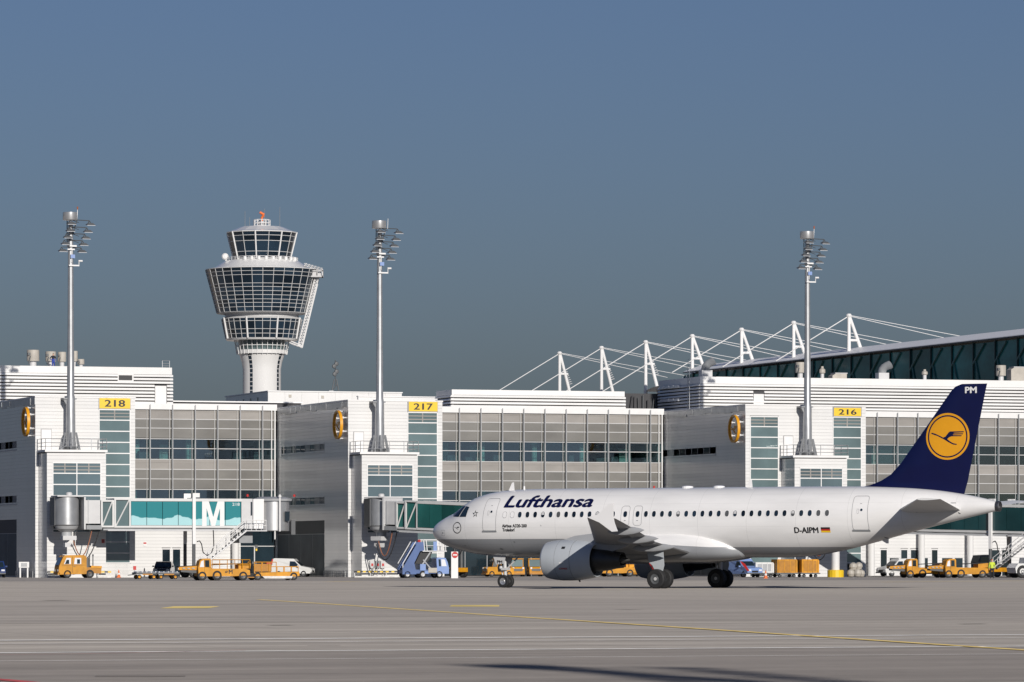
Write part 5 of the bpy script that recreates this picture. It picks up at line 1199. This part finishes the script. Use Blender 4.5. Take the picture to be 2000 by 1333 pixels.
T = veh('stop_paddle', 'dark red paddle sign on a post left of the baggage dollies', 'sign', 263, 1131.4); q = MB(); q.tube((0, 0, 0), (0, 0, .9), .03); q.out(T, 'post', 'grey_paint'); box(T, 'board', 'red', -.13, .13, -.03, .03, .8, 1.15)

# ------------------------------------------------------------------ people
def person(label, loc, rz, joints, edges, parts, h=1.75):
    """one continuous body grown with a skin modifier; joints = (x, y, z, radius)"""
    me = bpy.data.meshes.new('person'); me.from_pydata([j[:3] for j in joints], edges, [])
    o = bpy.data.objects.new('person', me); COL.objects.link(o); o.location = loc; o.rotation_euler = (0, 0, rz)
    for i, (z0, z1, m) in enumerate(parts): me.materials.append(MATS[m])
    sk = o.modifiers.new('skin', 'SKIN'); sk.use_smooth_shade = True
    for i, j in enumerate(joints):
        d = me.skin_vertices[0].data[i]; d.radius = (j[3], j[3]*.85); d.use_root = (i == 0)
    su = o.modifiers.new('sub', 'SUBSURF'); su.levels = su.render_levels = 2
    dg = bpy.context.evaluated_depsgraph_get(); nm = bpy.data.meshes.new_from_object(o.evaluated_get(dg)); o.modifiers.clear(); o.data = nm
    nm.materials.clear()
    for z0, z1, m in parts: nm.materials.append(MATS[m])
    for p in nm.polygons:
        c = p.center
        for i, (z0, z1, m) in enumerate(parts):
            if z0 <= c.z < z1: p.material_index = i
        if .55 < c.z < 1.2 and abs(c.x) > .24 and 'skin' in [q[2] for q in parts] and c.z < .95: p.material_index = [q[2] for q in parts].index('skin')
        p.use_smooth = True
    return tag(o, label, 'person')
def figure(arm):
    J = [(0, 0, .95, .15), (0, 0, 1.15, .14), (0, 0, 1.38, .17), (0, 0, 1.50, .07), (0, -.01, 1.58, .075), (0, -.02, 1.66, .105), (0, -.01, 1.74, .08)]
    Ed = [(i, i+1) for i in range(6)]
    for s in (-1, 1):
        k = len(J); J += [(s*.10, 0, .86, .10), (s*.12, -.02, .48, .075), (s*.12, .02, .10, .055), (s*.13, -.12, .05, .05)]; Ed += [(0, k), (k, k+1), (k+1, k+2), (k+2, k+3)]
        k = len(J); a = arm[0 if s < 0 else 1]; J += [(s*.20, 0, 1.42, .075), (s*a[0][0], a[0][1], a[0][2], .055), (s*a[1][0], a[1][1], a[1][2], .04), (s*a[2][0], a[2][1], a[2][2], .04)]; Ed += [(2, k), (k, k+1), (k+1, k+2), (k+2, k+3)]
    return J, Ed
hips = [(.40, .06, 1.18), (.24, -.06, 1.02), (.19, -.08, .98)]
down = [(.26, .03, 1.13), (.27, -.06, .88), (.27, -.08, .80)]
vw = VB+9.5; J, Ed = figure((hips, hips))
person('worker in blue overalls and dark top standing hands on hips on the roof', bw(U(104, vw), vw, zpa), AL+.4, J, Ed, [(0, 1.18, 'cloth_blue'), (1.18, 1.50, 'cloth_dark'), (1.50, 1.69, 'skin'), (1.69, 2, 'cloth_dark')])
gx, gy = ground_at(1937.5, 1130.6); J, Ed = figure((down, down))
person('ramp worker in a yellow safety vest and dark trousers below the tail', (gx, gy, .0), AL-.5, J, Ed, [(0, .95, 'cloth_dark'), (.95, 1.48, 'vest_yellow'), (1.48, 1.68, 'skin'), (1.68, 2, 'orange')])
# ------------------------------------------------------------------ the airliner (x back from the nose, y to its right, z up)
PSI = R(30.08)
A = thing('airliner', 'white twin-engine passenger jet with dark blue tail fin taxiing left', 'airplane', (-4.757, 284.1, 0), -PSI)
ST = np.array([ # x, top, bottom, half width
 (0, 3.38, 3.34, .02), (.08, 3.62, 3.10, .27), (.3, 3.88, 2.88, .53), (.7, 4.12, 2.66, .82), (1.2, 4.36, 2.46, 1.10), (1.7, 4.56, 2.31, 1.31), (2.2, 4.88, 2.19, 1.48), (2.7, 5.22, 2.09, 1.62),
 (3.3, 5.50, 2.00, 1.75), (4.2, 5.73, 1.91, 1.88), (5.2, 5.86, 1.85, 1.95), (6.5, 5.93, 1.82, 1.975), (8, 5.95, 1.81, 1.975), (16, 5.95, 1.81, 1.975), (24, 5.95, 1.81, 1.975), (25.5, 5.95, 1.88, 1.96),
 (27.5, 5.94, 2.17, 1.84), (29.5, 5.92, 2.62, 1.62), (31.5, 5.85, 3.12, 1.33), (33.5, 5.70, 3.60, 1.0), (35.5, 5.42, 4.05, .66), (36.8, 5.16, 4.33, .42), (37.45, 5.0, 4.46, .29)])
def hermite(xs, ys, x):
    xs = np.asarray(xs); ys = np.asarray(ys); d = np.diff(ys)/np.diff(xs); m = np.zeros(len(xs)); m[0], m[-1] = d[0], d[-1]
    for i in range(1, len(xs)-1): m[i] = 0 if d[i-1]*d[i] <= 0 else 2*d[i-1]*d[i]/(d[i-1]+d[i])
    i = int(np.clip(np.searchsorted(xs, x)-1, 0, len(xs)-2)); h = xs[i+1]-xs[i]; t = (x-xs[i])/h
    return (2*t**3-3*t*t+1)*ys[i]+(t**3-2*t*t+t)*h*m[i]+(-2*t**3+3*t*t)*ys[i+1]+(t**3-t*t)*h*m[i+1]
_c = {}
def sect(x):
    k = round(float(x), 4)
    if k not in _c: _c[k] = tuple(float(hermite(ST[:, 0], ST[:, j], k)) for j in (1, 2, 3))
    return _c[k]
def hull(x, z, off=.008):
    """point on the left side of the hull at height z, a little proud"""
    t, b, w = sect(x); c = (t+b)/2; h = (t-b)/2; q = max(-1, min(1, (z-c)/h)); y = -w*math.sqrt(max(0, 1-q*q))
    n = np.array((y/w**2, (z-c)/h**2)); n /= np.linalg.norm(n)+1e-9
    return (x, y+n[0]*off, z+n[1]*off)
def hull_a(x, a, off=.008):
    t, b, w = sect(x); c = (t+b)/2; h = (t-b)/2; a = R(a)
    n = np.array((-math.cos(a)/w, math.sin(a)/h)); n /= np.linalg.norm(n)
    return (x, -w*math.cos(a)+n[0]*off, c+h*math.sin(a)+n[1]*off)
xs = sorted(set(list(np.concatenate([np.linspace(0, .3, 5)**1.0, np.linspace(.3, 8, 34), np.linspace(8, 24, 24), np.linspace(24, 37.45, 40)]))))
NS = 56; V = []; Fq = []
for x in xs:
    t, b, w = sect(x); c = (t+b)/2; h = (t-b)/2
    for k in range(NS): a = 2*math.pi*k/NS; V.append((x, w*math.cos(a), c+h*math.sin(a)))
for i in range(len(xs)-1):
    for k in range(NS): Fq.append((i*NS+k, i*NS+(k+1) % NS, (i+1)*NS+(k+1) % NS, (i+1)*NS+k))
Fq += [tuple(range(NS)), tuple(range((len(xs)-1)*NS, len(xs)*NS))]
fus = mesh(A, 'fuselage', 'fuselage_paint', V, Fq, True)
q = MB(); q.rev([(.30, 37.42), (.30, 37.62), (.25, 37.66), (.22, 37.5), (0, 37.5)], 20, (0, 0, 4.73), 'x'); q.out(A, 'apu_exhaust', 'steel_dark', True)
# wing to body fairing
def fairing():
    n = 30; m = 40; V = []; Fq = []
    pr = [(11.2, .3, .25), (11.8, 1.1, .6), (12.6, 1.75, .85), (14, 2.16, .98), (16, 2.24, 1.02), (17.7, 2.24, 1.0), (19.0, 2.18, .93), (20.1, 1.98, .78), (21.0, 1.58, .58), (21.65, 1.0, .35), (21.9, .4, .12)]
    cz = [2.35, 2.35, 2.35, 2.40, 2.45, 2.47, 2.42, 2.35, 2.26, 2.18, 2.14]
    P = np.array(pr); X = np.linspace(11.2, 21.9, n)
    for x in X:
        w = hermite(P[:, 0], P[:, 1], x); h = hermite(P[:, 0], P[:, 2], x); c = hermite(P[:, 0], cz, x)
        for k in range(m):
            a = 2*math.pi*k/m; ca, sa = math.cos(a), math.sin(a); e = .72
            V.append((x, w*abs(ca)**e*np.sign(ca), c+h*abs(sa)**e*np.sign(sa)))
    for i in range(n-1):
        for k in range(m): Fq.append((i*m+k, i*m+(k+1) % m, (i+1)*m+(k+1) % m, (i+1)*m+k))
    Fq += [tuple(range(m)), tuple(range((n-1)*m, n*m))]
    mesh(A, 'belly_fairing', 'fuselage_paint', V, Fq, True)
fairing()
def foil(t, n=14, camber=.02):
    up = []; lo = []
    for k in range(n+1):
        x = .5*(1-math.cos(math.pi*k/n)); y = 5*t*(.2969*math.sqrt(x)-.126*x-.3516*x*x+.2843*x**3-.1036*x**4); c = camber*4*x*(1-x)
        up.append((x, c+y)); lo.append((x, c-y))
    return up[::-1]+lo[1:-1]
def loft(p, name, m, st, s, camber=.02, vertical=False):
    """st: (span, LE x, chord, z, t/c, twist)"""
    V = []; Fq = []; N = None
    for (y, le, ch, z, t, tw) in st:
        pr = foil(t, camber=camber); N = len(pr); ct, stn = math.cos(R(tw)), math.sin(R(tw))
        for a, b in pr:
            X, Z = (a-.25)*ch, b*ch
            if vertical: V.append((le+a*ch, b*ch, z))
            else: V.append((le+.25*ch+X*ct+Z*stn, s*y, z-X*stn+Z*ct))
    for i in range(len(st)-1):
        for k in range(N): Fq.append((i*N+k, i*N+(k+1) % N, (i+1)*N+(k+1) % N, (i+1)*N+k))
    Fq += [tuple(range(N)), tuple(range((len(st)-1)*N, len(st)*N))]
    return mesh(p, name, m, V, Fq, True)
WS = [(1.0, 11.7, 7.2, 2.35, .15, 4), (2.0, 12.3, 6.5, 2.42, .15, 3.6), (4.2, 13.5, 5.2, 2.60, .135, 2.6), (6.4, 14.7, 4.05, 2.82, .12, 1.6), (11.5, 17.35, 2.9, 3.40, .112, .3), (16.75, 20.05, 1.62, 4.02, .108, -1)]
def wing_at(y):
    a = np.array(WS); return [float(np.interp(y, a[:, 0], a[:, j])) for j in range(1, 6)]
for s in (-1, 1):
    w = loft(A, 'wing', 'wing_grey', WS, s, .015)
    # slats, flaps and ailerons show as seams on the wing
    for y0, y1, f0, f1, nm in ((2.2, 6.2, .74, .985, 'flap'), (6.5, 12.6, .76, .985, 'flap'), (12.8, 16.4, .76, .985, 'aileron')):
        V = []
        for y in (y0, y1):
            le, ch, z, t, tw = wing_at(y)
            for f in (f0, f1):
                d = (f-.25)*ch; th = t*ch*(.30 if f == f0 else .04)
                V += [(le+f*ch, s*y, z-d*math.sin(R(tw))-th-.05), (le+f*ch+(.10 if f == f1 else 0), s*y, z-d*math.sin(R(tw))+(-th*.4 if f == f0 else -.02))]
        mesh(w, nm, 'wing_grey', V, [(0, 2, 6, 4), (1, 5, 7, 3), (0, 1, 3, 2), (4, 6, 7, 5), (2, 3, 7, 6), (0, 4, 5, 1)])
    # flap track fairings
    for y, L in ((5.4, 2.9), (8.9, 2.7), (12.5, 2.4)):
        le, ch, z, t, tw = wing_at(y); xe = le+ch+.85; zc = z-.75*ch*math.sin(R(tw))-.12; r = .20; q = MB(); n = 12
        pr = [(0, 0), (.08, .45), (.25, .85), (.5, 1), (.72, .8), (.9, .42), (1, .03)]
        V = []; Fq = []
        for f, rr in pr:
            for k in range(n):
                a = 2*math.pi*k/n; V.append((xe-L+L*f, s*(y+rr*r*.62*math.cos(a)), zc-.14+.10*f+rr*r*1.25*math.sin(a)))
        for i in range(len(pr)-1):
            for k in range(n): Fq.append((i*n+k, i*n+(k+1) % n, (i+1)*n+(k+1) % n, (i+1)*n+k))
        mesh(w, 'flap_track_fairing', 'wing_grey', V, Fq, True)
    # wing tip fence
    pr = [(20.35, 3.80), (21.0, 3.96), (21.68, 4.52), (22.02, 4.58), (21.98, 4.1), (21.98, 3.80), (22.05, 3.5), (22.25, 3.02), (21.9, 3.0), (21.1, 3.52)]
    pr = [(x-.25, z+.24) for x, z in pr]; n = len(pr); y = 16.76
    mesh(w, 'wingtip_fence', 'plane_white' if s < 0 else 'wing_grey', [(x, s*y, z) for x, z in pr]+[(x, s*(y+.07), z) for x, z in pr], [tuple(range(n)), tuple(range(n, 2*n))]+[(k, (k+1) % n, n+(k+1) % n, n+k) for k in range(n)])
    # engine
    ey, ez, ex = s*5.75, 1.66, 11.28; q = MB()
    q.rev([(.86, 1.0), (.88, .35), (.93, .12), (1.0, .0), (1.05, .04), (1.08, .12)], 40, (ex, ey, ez), 'x'); nac = None
    q2 = MB(); q2.rev([(1.08, .12), (1.15, .5), (1.195, 1.0), (1.20, 1.6), (1.16, 2.3), (1.07, 2.9), (.97, 3.3), (.93, 3.3), (.9, 2.9)], 40, (ex, ey, ez), 'x')
    nac = q2.out(A, 'engine_nacelle', 'nacelle_grey', True); q.out(nac, 'intake_lip', 'aluminium', True)
    q = MB(); q.rev([(.0, .75), (.18, .85), (.28, 1.05), (.86, 1.05)], 30, (ex, ey, ez), 'x'); q.out(nac, 'fan_disc', 'dark_grey', True)
    q = MB(); q.rev([(.92, 2.9), (.70, 3.1), (.66, 3.5), (.60, 4.1), (.50, 4.6), (.46, 5.0), (.42, 5.0), (.38, 4.5)], 32, (ex, ey, ez), 'x'); q.out(nac, 'core_nozzle', 'exhaust', True)
    q = MB(); q.rev([(.38, 4.4), (.26, 4.9), (.12, 5.3), (.02, 5.5)], 20, (ex, ey, ez), 'x'); q.out(nac, 'exhaust_plug', 'exhaust', True)
    for xx in (1.05, 2.05):   # cowl joints
        q = MB(); r = 1.198 if xx < 1.5 else 1.187; q.rev([(r-.02, xx), (r+.004, xx+.004), (r+.004, xx+.02), (r-.02, xx+.024)], 40, (ex, ey, ez), 'x'); q.out(nac, 'cowl_joint', 'mid_grey')
    pr = [(ex+.9, ez+1.12), (ex+1.9, ez+1.42), (ex+3.6, ez+1.62), (ex+4.6, ez+1.45), (ex+6.0, ez+1.15), (ex+5.2, ez+.75), (ex+4.2, ez+.45), (ex+3.2, ez+.6)]
    n = len(pr); mesh(A, 'engine_pylon', 'wing_grey', [(x, ey-.17, z) for x, z in pr]+[(x, ey+.17, z) for x, z in pr], [tuple(range(n)), tuple(range(n, 2*n))]+[(k, (k+1) % n, n+(k+1) % n, n+k) for k in range(n)])
    if s < 0:
        rr = 1.2
        def cowl(xx, a, off=.006): return (ex+xx, ey-(rr+off)*math.cos(R(a)), ez+(rr+off)*math.sin(R(a)))
        for (xa, xb, a0, a1, m, nm) in ((1.45, 1.68, 33, 41, 'black', 'vent_louvre'), (1.40, 1.58, -10, -6, 'white_steel', 'latch'), (1.55, 1.75, -7, -5, 'white_steel', 'latch')):
            mesh(nac, nm, m, [cowl(xa, a0), cowl(xb, a0), cowl(xb, a1), cowl(xa, a1)], [(0, 1, 2, 3)])
        write(nac, 'lettering', 'red', 'CFM56', lambda a, b: cowl(1.35+.55*a, -27+5*b), 0, .01, .02)
        q = MB(); q.tube((ex+2.1, ey, ez-1.15), (ex+2.15, ey, ez-1.27), .05); q.out(nac, 'drain_mast', 'dark_grey')
    # tailplane
    loft(A, 'tailplane', 'tail_grey', [(.5, 31.4, 4.0, 4.50, .10, 0), (1.2, 31.9, 3.7, 4.57, .10, 0), (6.2, 35.35, 1.42, 5.08, .09, 0)], s, 0)
    # main gear
    gx, gy = 17.71, s*3.8
    q = MB(); q.tube((gx, gy, .5), (gx-.05, gy+s*.05, 2.5), .13, .17, 12); q.tube((gx, gy-.62, .57), (gx, gy+.62, .57), .10, n=10); q.tube((gx-.25, gy, .8), (gx-.28, gy, 1.5), .05, n=6); q.tube((gx-.25, gy, 1.15), (gx, gy, .75), .05, n=6); q.out(A, 'main_gear_leg', 'pale_grey', True)
    for d_ in (-.46, .46): wheel(A, gx, gy+d_, .57, .57, .40, 'main_wheel', 'dark_grey')
    pr = [(gx-.75, 2.42), (gx+.35, 2.30), (gx+.42, 1.35), (gx+.30, .92), (gx-.05, .82), (gx-.35, 1.35), (gx-.6, 1.55)]; n = len(pr); yy = gy+s*.28
    dr = mesh(A, 'gear_door', 'nacelle_grey', [(x, yy, z) for x, z in pr]+[(x, yy+s*.05, z) for x, z in pr], [tuple(range(n)), tuple(range(n, 2*n))]+[(k, (k+1) % n, n+(k+1) % n, n+k) for k in range(n)])
    if s < 0:
        mesh(dr, 'red_edge', 'red', [(gx-.40, yy+s*.055, 1.25), (gx-.34, yy+s*.055, 1.25), (gx-.1, yy+s*.055, .86), (gx-.16, yy+s*.055, .86)], [(0, 1, 2, 3)]); mesh(dr, 'red_edge', 'red', [(gx-.58, yy+s*.055, 1.5), (gx-.52, yy+s*.055, 1.48), (gx-.38, yy+s*.055, 1.3), (gx-.45, yy+s*.055, 1.3)], [(0, 1, 2, 3)])
q = MB(); q.prism([(21.45, 1.62), (21.75, 1.45), (22.05, 1.05), (21.95, 1.0), (21.55, 1.45)], -.9, -.86); q.out(A, 'drain_fin', 'red')
# nose gear
q = MB(); q.tube((5.07, 0, .35), (4.95, 0, 2.2), .09, .11, 12); q.tube((5.07, -.34, .38), (5.07, .34, .38), .06, n=8); q.tube((5.0, 0, 1.0), (6.1, 0, 2.0), .05, n=8); q.tube((4.9, 0, .6), (4.78, 0, 1.0), .04, n=6); q.tube((4.78, 0, 1.0), (5.0, 0, 1.25), .04, n=6); q.box(4.9, 5.2, -.3, .3, 1.05, 1.2); q.out(A, 'nose_gear_leg', 'pale_grey', True)
for y in (-.27, .27): wheel(A, 5.07, y, .385, .385, .24, 'nose_wheel', 'aluminium'); q = MB(); q.rev([(0, -.06), (.1, -.05), (.1, .04)], 10, (4.86, y*.8, 1.2), 'x'); q.out(A, 'taxi_light', 'lamp_glass', True)
for y in (-.42, .42): q = MB(); q.prism([(4.4, 1.95), (5.3, 1.9), (5.2, 1.45), (4.65, 1.4)], y-.02, y+.02); d_ = q.out(A, 'nose_gear_door', 'pale_grey')
write(d_ if False else A, 'door_lettering', 'ink_black', 'PM', lambda a, b: (4.7+.38*a, -.446, 1.45+.2*b), 0, .03, .04)
# fin with rounded dorsal fillet
FIN = [(5.2, 28.9, 35.35), (5.86, 28.7, 35.53), (6.0, 29.45, 35.58), (6.25, 30.15, 35.65), (6.6, 30.76, 35.72), (7.2, 31.36, 35.85), (9.4, 33.08, 36.32), (11.35, 34.58, 36.74), (11.6, 34.85, 36.80), (11.74, 35.25, 36.84)]
fin = loft(A, 'fin', 'navy_paint', [(0, le, te-le, z, .095 if z > 6.3 else .06, 0) for z, le, te in FIN], 1, 0, True)
def fin_y(x, z, off=.012):
    f = np.array(FIN); le = np.interp(z, f[:, 0], f[:, 1]); te = np.interp(z, f[:, 0], f[:, 2]); c = te-le; a = min(max((x-le)/c, .001), 1)
    t = .095; return -5*t*(.2969*math.sqrt(a)-.126*a-.3516*a*a+.2843*a**3-.1036*a**4)*c-off
EX, EZ, ER = 34.42, 8.75, 1.34
def disc(name, m, r0, r1, off, n=56):
    rings = [r0+(r1-r0)*i/6 for i in range(7)]; V = []; Fq = []
    for r in rings:
        for k in range(n): a = 2*math.pi*k/n; x, z = EX+r*math.cos(a), EZ+r*math.sin(a); V.append((x, fin_y(x, z, off), z))
    for i in range(6):
        for k in range(n): Fq.append((i*n+k, i*n+(k+1) % n, (i+1)*n+(k+1) % n, (i+1)*n+k))
    return mesh(fin, name, m, V, Fq, fix=False)
disc('emblem_disc', 'emblem_yellow', .01, ER, .012)
disc('emblem_ring', 'navy_paint', ER*.85, ER*.91, .018)
def dense(poly, mapf, p, name, m):
    bm = bmesh.new(); bm.faces.new([bm.verts.new((a, b, 0)) for a, b in poly]); bmesh.ops.triangulate(bm, faces=bm.faces[:])
    bmesh.ops.subdivide_edges(bm, edges=bm.edges[:], cuts=2, use_grid_fill=True); bm.verts.index_update()
    V = [mapf(v.co.x, v.co.y) for v in bm.verts]; Fq = [tuple(v.index for v in f.verts) for f in bm.faces]; bm.free()
    return mesh(p, name, m, V, Fq, fix=False)
dense(CRANE, lambda a, b: (EX+a*ER, fin_y(EX+a*ER, EZ+b*ER, .018), EZ+b*ER), fin, 'emblem_crane', 'navy_paint')
write(fin, 'lettering', 'white_steel', 'PM', lambda a, b: (35.5+.72*a, fin_y(35.5+.72*a, 11.2+.37*b, .02), 11.2+.37*b), 0, .032, .035)
# ---- details on the hull
def quad_patch(p, name, m, c, off=.008, n=6, ang=False):
    """curved patch between four (x, z) or (x, angle) corners"""
    f = hull_a if ang else hull; V = []
    for i in range(n+1):
        for j in range(n+1):
            s_, t_ = i/n, j/n; a = [(1-s_)*((1-t_)*c[0][k]+t_*c[3][k])+s_*((1-t_)*c[1][k]+t_*c[2][k]) for k in (0, 1)]; V.append(f(a[0], a[1], off))
    return mesh(p, name, m, V, [(i*(n+1)+j, (i+1)*(n+1)+j, (i+1)*(n+1)+j+1, i*(n+1)+j+1) for i in range(n) for j in range(n)], fix=False)
def oval(p, name, m, x, z, rx, rz_, off, e=.8, n=18):
    V = [hull(x, z, off)]+[hull(x+rx*abs(math.cos(2*math.pi*k/n))**e*np.sign(math.cos(2*math.pi*k/n)), z+rz_*abs(math.sin(2*math.pi*k/n))**e*np.sign(math.sin(2*math.pi*k/n)), off) for k in range(n)]
    return mesh(p, name, m, V, [(0, 1+k, 1+(k+1) % n) for k in range(n)], fix=False)
def frame_line(p, name, x0, x1, z0, z1, r=.12, w=.022, m='outline_grey', off=.007):
    pts = []
    for cx, cz, a0 in ((x1-r, z1-r, 0), (x0+r, z1-r, 90), (x0+r, z0+r, 180), (x1-r, z0+r, 270)):
        for k in range(5): a = R(a0+22.5*k); pts.append((cx+r*math.cos(a), cz+r*math.sin(a), math.cos(a), math.sin(a)))
    full = []
    for i, pnt in enumerate(pts):
        nx = pts[(i+1) % len(pts)]; full.append(pnt); L = math.hypot(nx[0]-pnt[0], nx[1]-pnt[1])
        for k in range(1, int(L/.2)+1): t = k/(int(L/.2)+1); full.append(tuple(pnt[j]+(nx[j]-pnt[j])*t for j in range(4)))
    n = len(full); V = [hull(a+c*w, b+d_*w, off) for a, b, c, d_ in full]+[hull(a-c*w*.2, b-d_*w*.2, off) for a, b, c, d_ in full]
    return mesh(p, name, m, V, [(k, (k+1) % n, n+(k+1) % n, n+k) for k in range(n)], fix=False)
wx = [7.15+.5315*i for i in range(13)]+[15.74+.5373*i for i in range(23)]
for i, x in enumerate(wx):
    o = oval(A, 'cabin_window', random.choice(['navy_glass', 'navy_glass', 'dark_glass', 'navy_glass', 'dark_grey']), x, 4.38, .125, .175, .012); oval(o, 'window_rim', 'plane_white', x, 4.38, .165, .215, .007)
    if i % 7 == 3: quad_patch(o, 'window_blind', 'pale_grey', [(x-.1, 4.36), (x+.1, 4.36), (x+.08, 4.53), (x-.08, 4.53)], .016, 3)
for x in (6.10, 6.63): o = oval(A, 'blanked_window', 'plane_white', x, 4.38, .125, .175, .012); oval(o, 'window_rim', 'outline_grey', x, 4.38, .145, .195, .007)
for x in (14.35, 15.18):
    o = frame_line(A, 'overwing_exit', x-.27, x+.27, 3.72, 4.85, .15); oval(o, 'exit_window', 'navy_glass', x, 4.38, .125, .175, .012); quad_patch(o, 'exit_handle', 'outline_grey', [(x-.06, 3.98), (x+.06, 3.98), (x+.06, 4.02), (x-.06, 4.02)], .01, 2)
for x, z0 in ((5.03, 3.42), (29.55, 3.40)):
    o = frame_line(A, 'cabin_door', x-.46, x+.46, z0, z0+1.94, .14, .024); oval(o, 'door_window', 'navy_glass', x+.10, z0+1.15, .075, .075, .012, 1); quad_patch(o, 'door_sill', 'mid_grey', [(x-.52, z0-.07), (x+.52, z0-.07), (x+.50, z0+.03), (x-.50, z0+.03)], .03, 4)
    frame_line(o, 'door_handle', x-.16, x-.06, z0+.95, z0+1.2, .04, .014); quad_patch(o, 'door_label', 'outline_grey', [(x-.02, z0+1.5), (x+.1, z0+1.5), (x+.1, z0+1.53), (x-.02, z0+1.53)], .01, 2)
# flight deck windows
quad_patch(A, 'cockpit_window', 'navy_glass', [(1.66, 88), (1.98, 42), (2.56, 59), (2.40, 88)], .012, 8, True)
quad_patch(A, 'cockpit_window', 'navy_glass', [(2.02, 4.30), (2.62, 4.27), (2.92, 4.92), (2.62, 4.93)], .012, 8)
quad_patch(A, 'cockpit_window', 'navy_glass', [(2.68, 4.27), (3.25, 4.27), (3.32, 4.86), (2.98, 4.92)], .012, 8)
quad_patch(A, 'cockpit_window', 'navy_glass', [(1.66, 92), (1.98, 138), (2.56, 121), (2.40, 92)], .012, 8, True)
# lettering
write(A, 'airline_lettering', 'navy_paint', 'Lufthansa', lambda a, b: hull(5.92+6.1*a, 4.80+.74*b, .012), .2, .0085, .035)
write(A, 'registration', 'ink_black', 'D-AIPM', lambda a, b: hull(25.5+1.5*a, 3.23+.34*b, .012), 0, .010, .03)
for k, m in enumerate(('flag_gold', 'red', 'ink_black')): quad_patch(A, 'flag_stripe', m, [(27.16, 3.26+.1*k), (27.72, 3.26+.1*k), (27.72, 3.36+.1*k), (27.16, 3.36+.1*k)], .012, 3)
write(A, 'type_lettering', 'ink_black', 'Airbus A320-200', lambda a, b: hull(5.95+1.72*a, 3.62+.2*b, .012), 0, .005, .04)
write(A, 'name_lettering', 'ink_black', 'Troisdorf', lambda a, b: hull(5.97+.85*a, 3.38+.2*b, .012), 0, .01, .04)
def ring_patch(p, name, m, x, z, r0, r1, off=.012, n=36):
    V = [hull(x+r*math.cos(2*math.pi*k/n), z+r*math.sin(2*math.pi*k/n), off) for r in (r0, r1) for k in range(n)]
    return mesh(p, name, m, V, [(k, (k+1) % n, n+(k+1) % n, n+k) for k in range(n)], fix=False)
o = ring_patch(A, 'nose_emblem', 'ink_black', 2.58, 3.62, .30, .345); dense(CRANE, lambda a, b: hull(2.58+a*.27, 3.62+b*.27, .014), o, 'nose_crane', 'ink_black')
for k in range(5):
    a = R(90+72*k); b_ = R(90+72*k+50); x, z = 3.95, 4.45; r = .24
    mesh(A, 'alliance_mark', 'ink_black', [hull(x+r*math.cos(a), z+r*math.sin(a), .012), hull(x+r*.45*math.cos(b_), z+r*.45*math.sin(b_), .012), hull(x+r*.25*math.cos(a-.2), z+r*.25*math.sin(a-.2), .012)], [(0, 1, 2)], fix=False)
quad_patch(A, 'static_port', 'outline_grey', [(1.28, 3.25), (1.36, 3.25), (1.36, 3.38), (1.28, 3.38)], .012, 2); frame_line(A, 'port_outline', 1.16, 1.48, 3.16, 3.48, .03, .01)
for x, z, w_ in ((5.45, 2.35, .16), (6.6, 2.75, .06), (2.9, 2.55, .05), (8.62, 3.72, .04), (35.3, 4.35, .12), (30.6, 2.95, .1)): quad_patch(A, 'hull_port', 'dark_grey', [(x, z), (x+w_, z-.06), (x+w_, z), (x, z+.06)], .012, 2)
write(A, 'tail_marking', 'outline_grey', 'xxxx', lambda a, b: hull(34.9+.3*a, 4.95+.06*b, .012)) if False else quad_patch(A, 'tail_marking', 'outline_grey', [(34.9, 4.9), (35.2, 4.9), (35.2, 4.95), (34.9, 4.95)], .012, 2)
q = MB(); q.prism([(5.25, 5.8), (5.52, 6.34), (5.62, 6.36), (5.66, 5.85)], -.03, .03); q.out(A, 'blade_antenna', 'plane_white')
q = MB(); q.prism([(21.35, 5.92), (21.65, 6.36), (21.75, 6.38), (21.8, 5.92)], -.03, .03); q.out(A, 'blade_antenna', 'plane_white')
q = MB(); q.prism([(30.2, 2.8), (30.5, 2.62), (30.62, 2.62), (30.62, 2.9)], -.03, .03); q.out(A, 'blade_antenna', 'plane_white')
for x in (17.5, 19.6): q = MB(); q.rev([(.36, 5.9), (.33, 6.02), (.2, 6.06), (0, 6.07)], 14, (x, 0, 0)); q.out(A, 'antenna_dome', 'plane_white', True)
for x, z, m in ((6.35, 6.1, 'plane_white'), (15.25, 6.04, 'red')): q = MB(); q.rev([(.06, 5.9), (.06, z), (0, z+.05)], 8, (x, 0, 0)); q.out(A, 'beacon', m, True)
q = MB(); q.tube((33.0, -1.25, 4.40), (33.5, -2.6, 4.62), .02, n=4); q.out(A, 'tailplane_seam', 'dark_grey')

# unseen mast added behind the camera to cast the shadow on the near apron
sx, sy = ground_at(1040, 1304); Ls = 26/math.tan(R(SUN_EL)); mxp, myp = sx+Ls*math.sin(R(SUN_AZ)), sy-Ls*math.cos(R(SUN_AZ))
mu = (mxp-OX)*CA+(myp-OY)*SA; mv = -(mxp-OX)*SA+(myp-OY)*CA
flood_mast(mu, mv, 0, 26.5, 'unseen mast added behind the camera to cast a shadow on the apron', True)
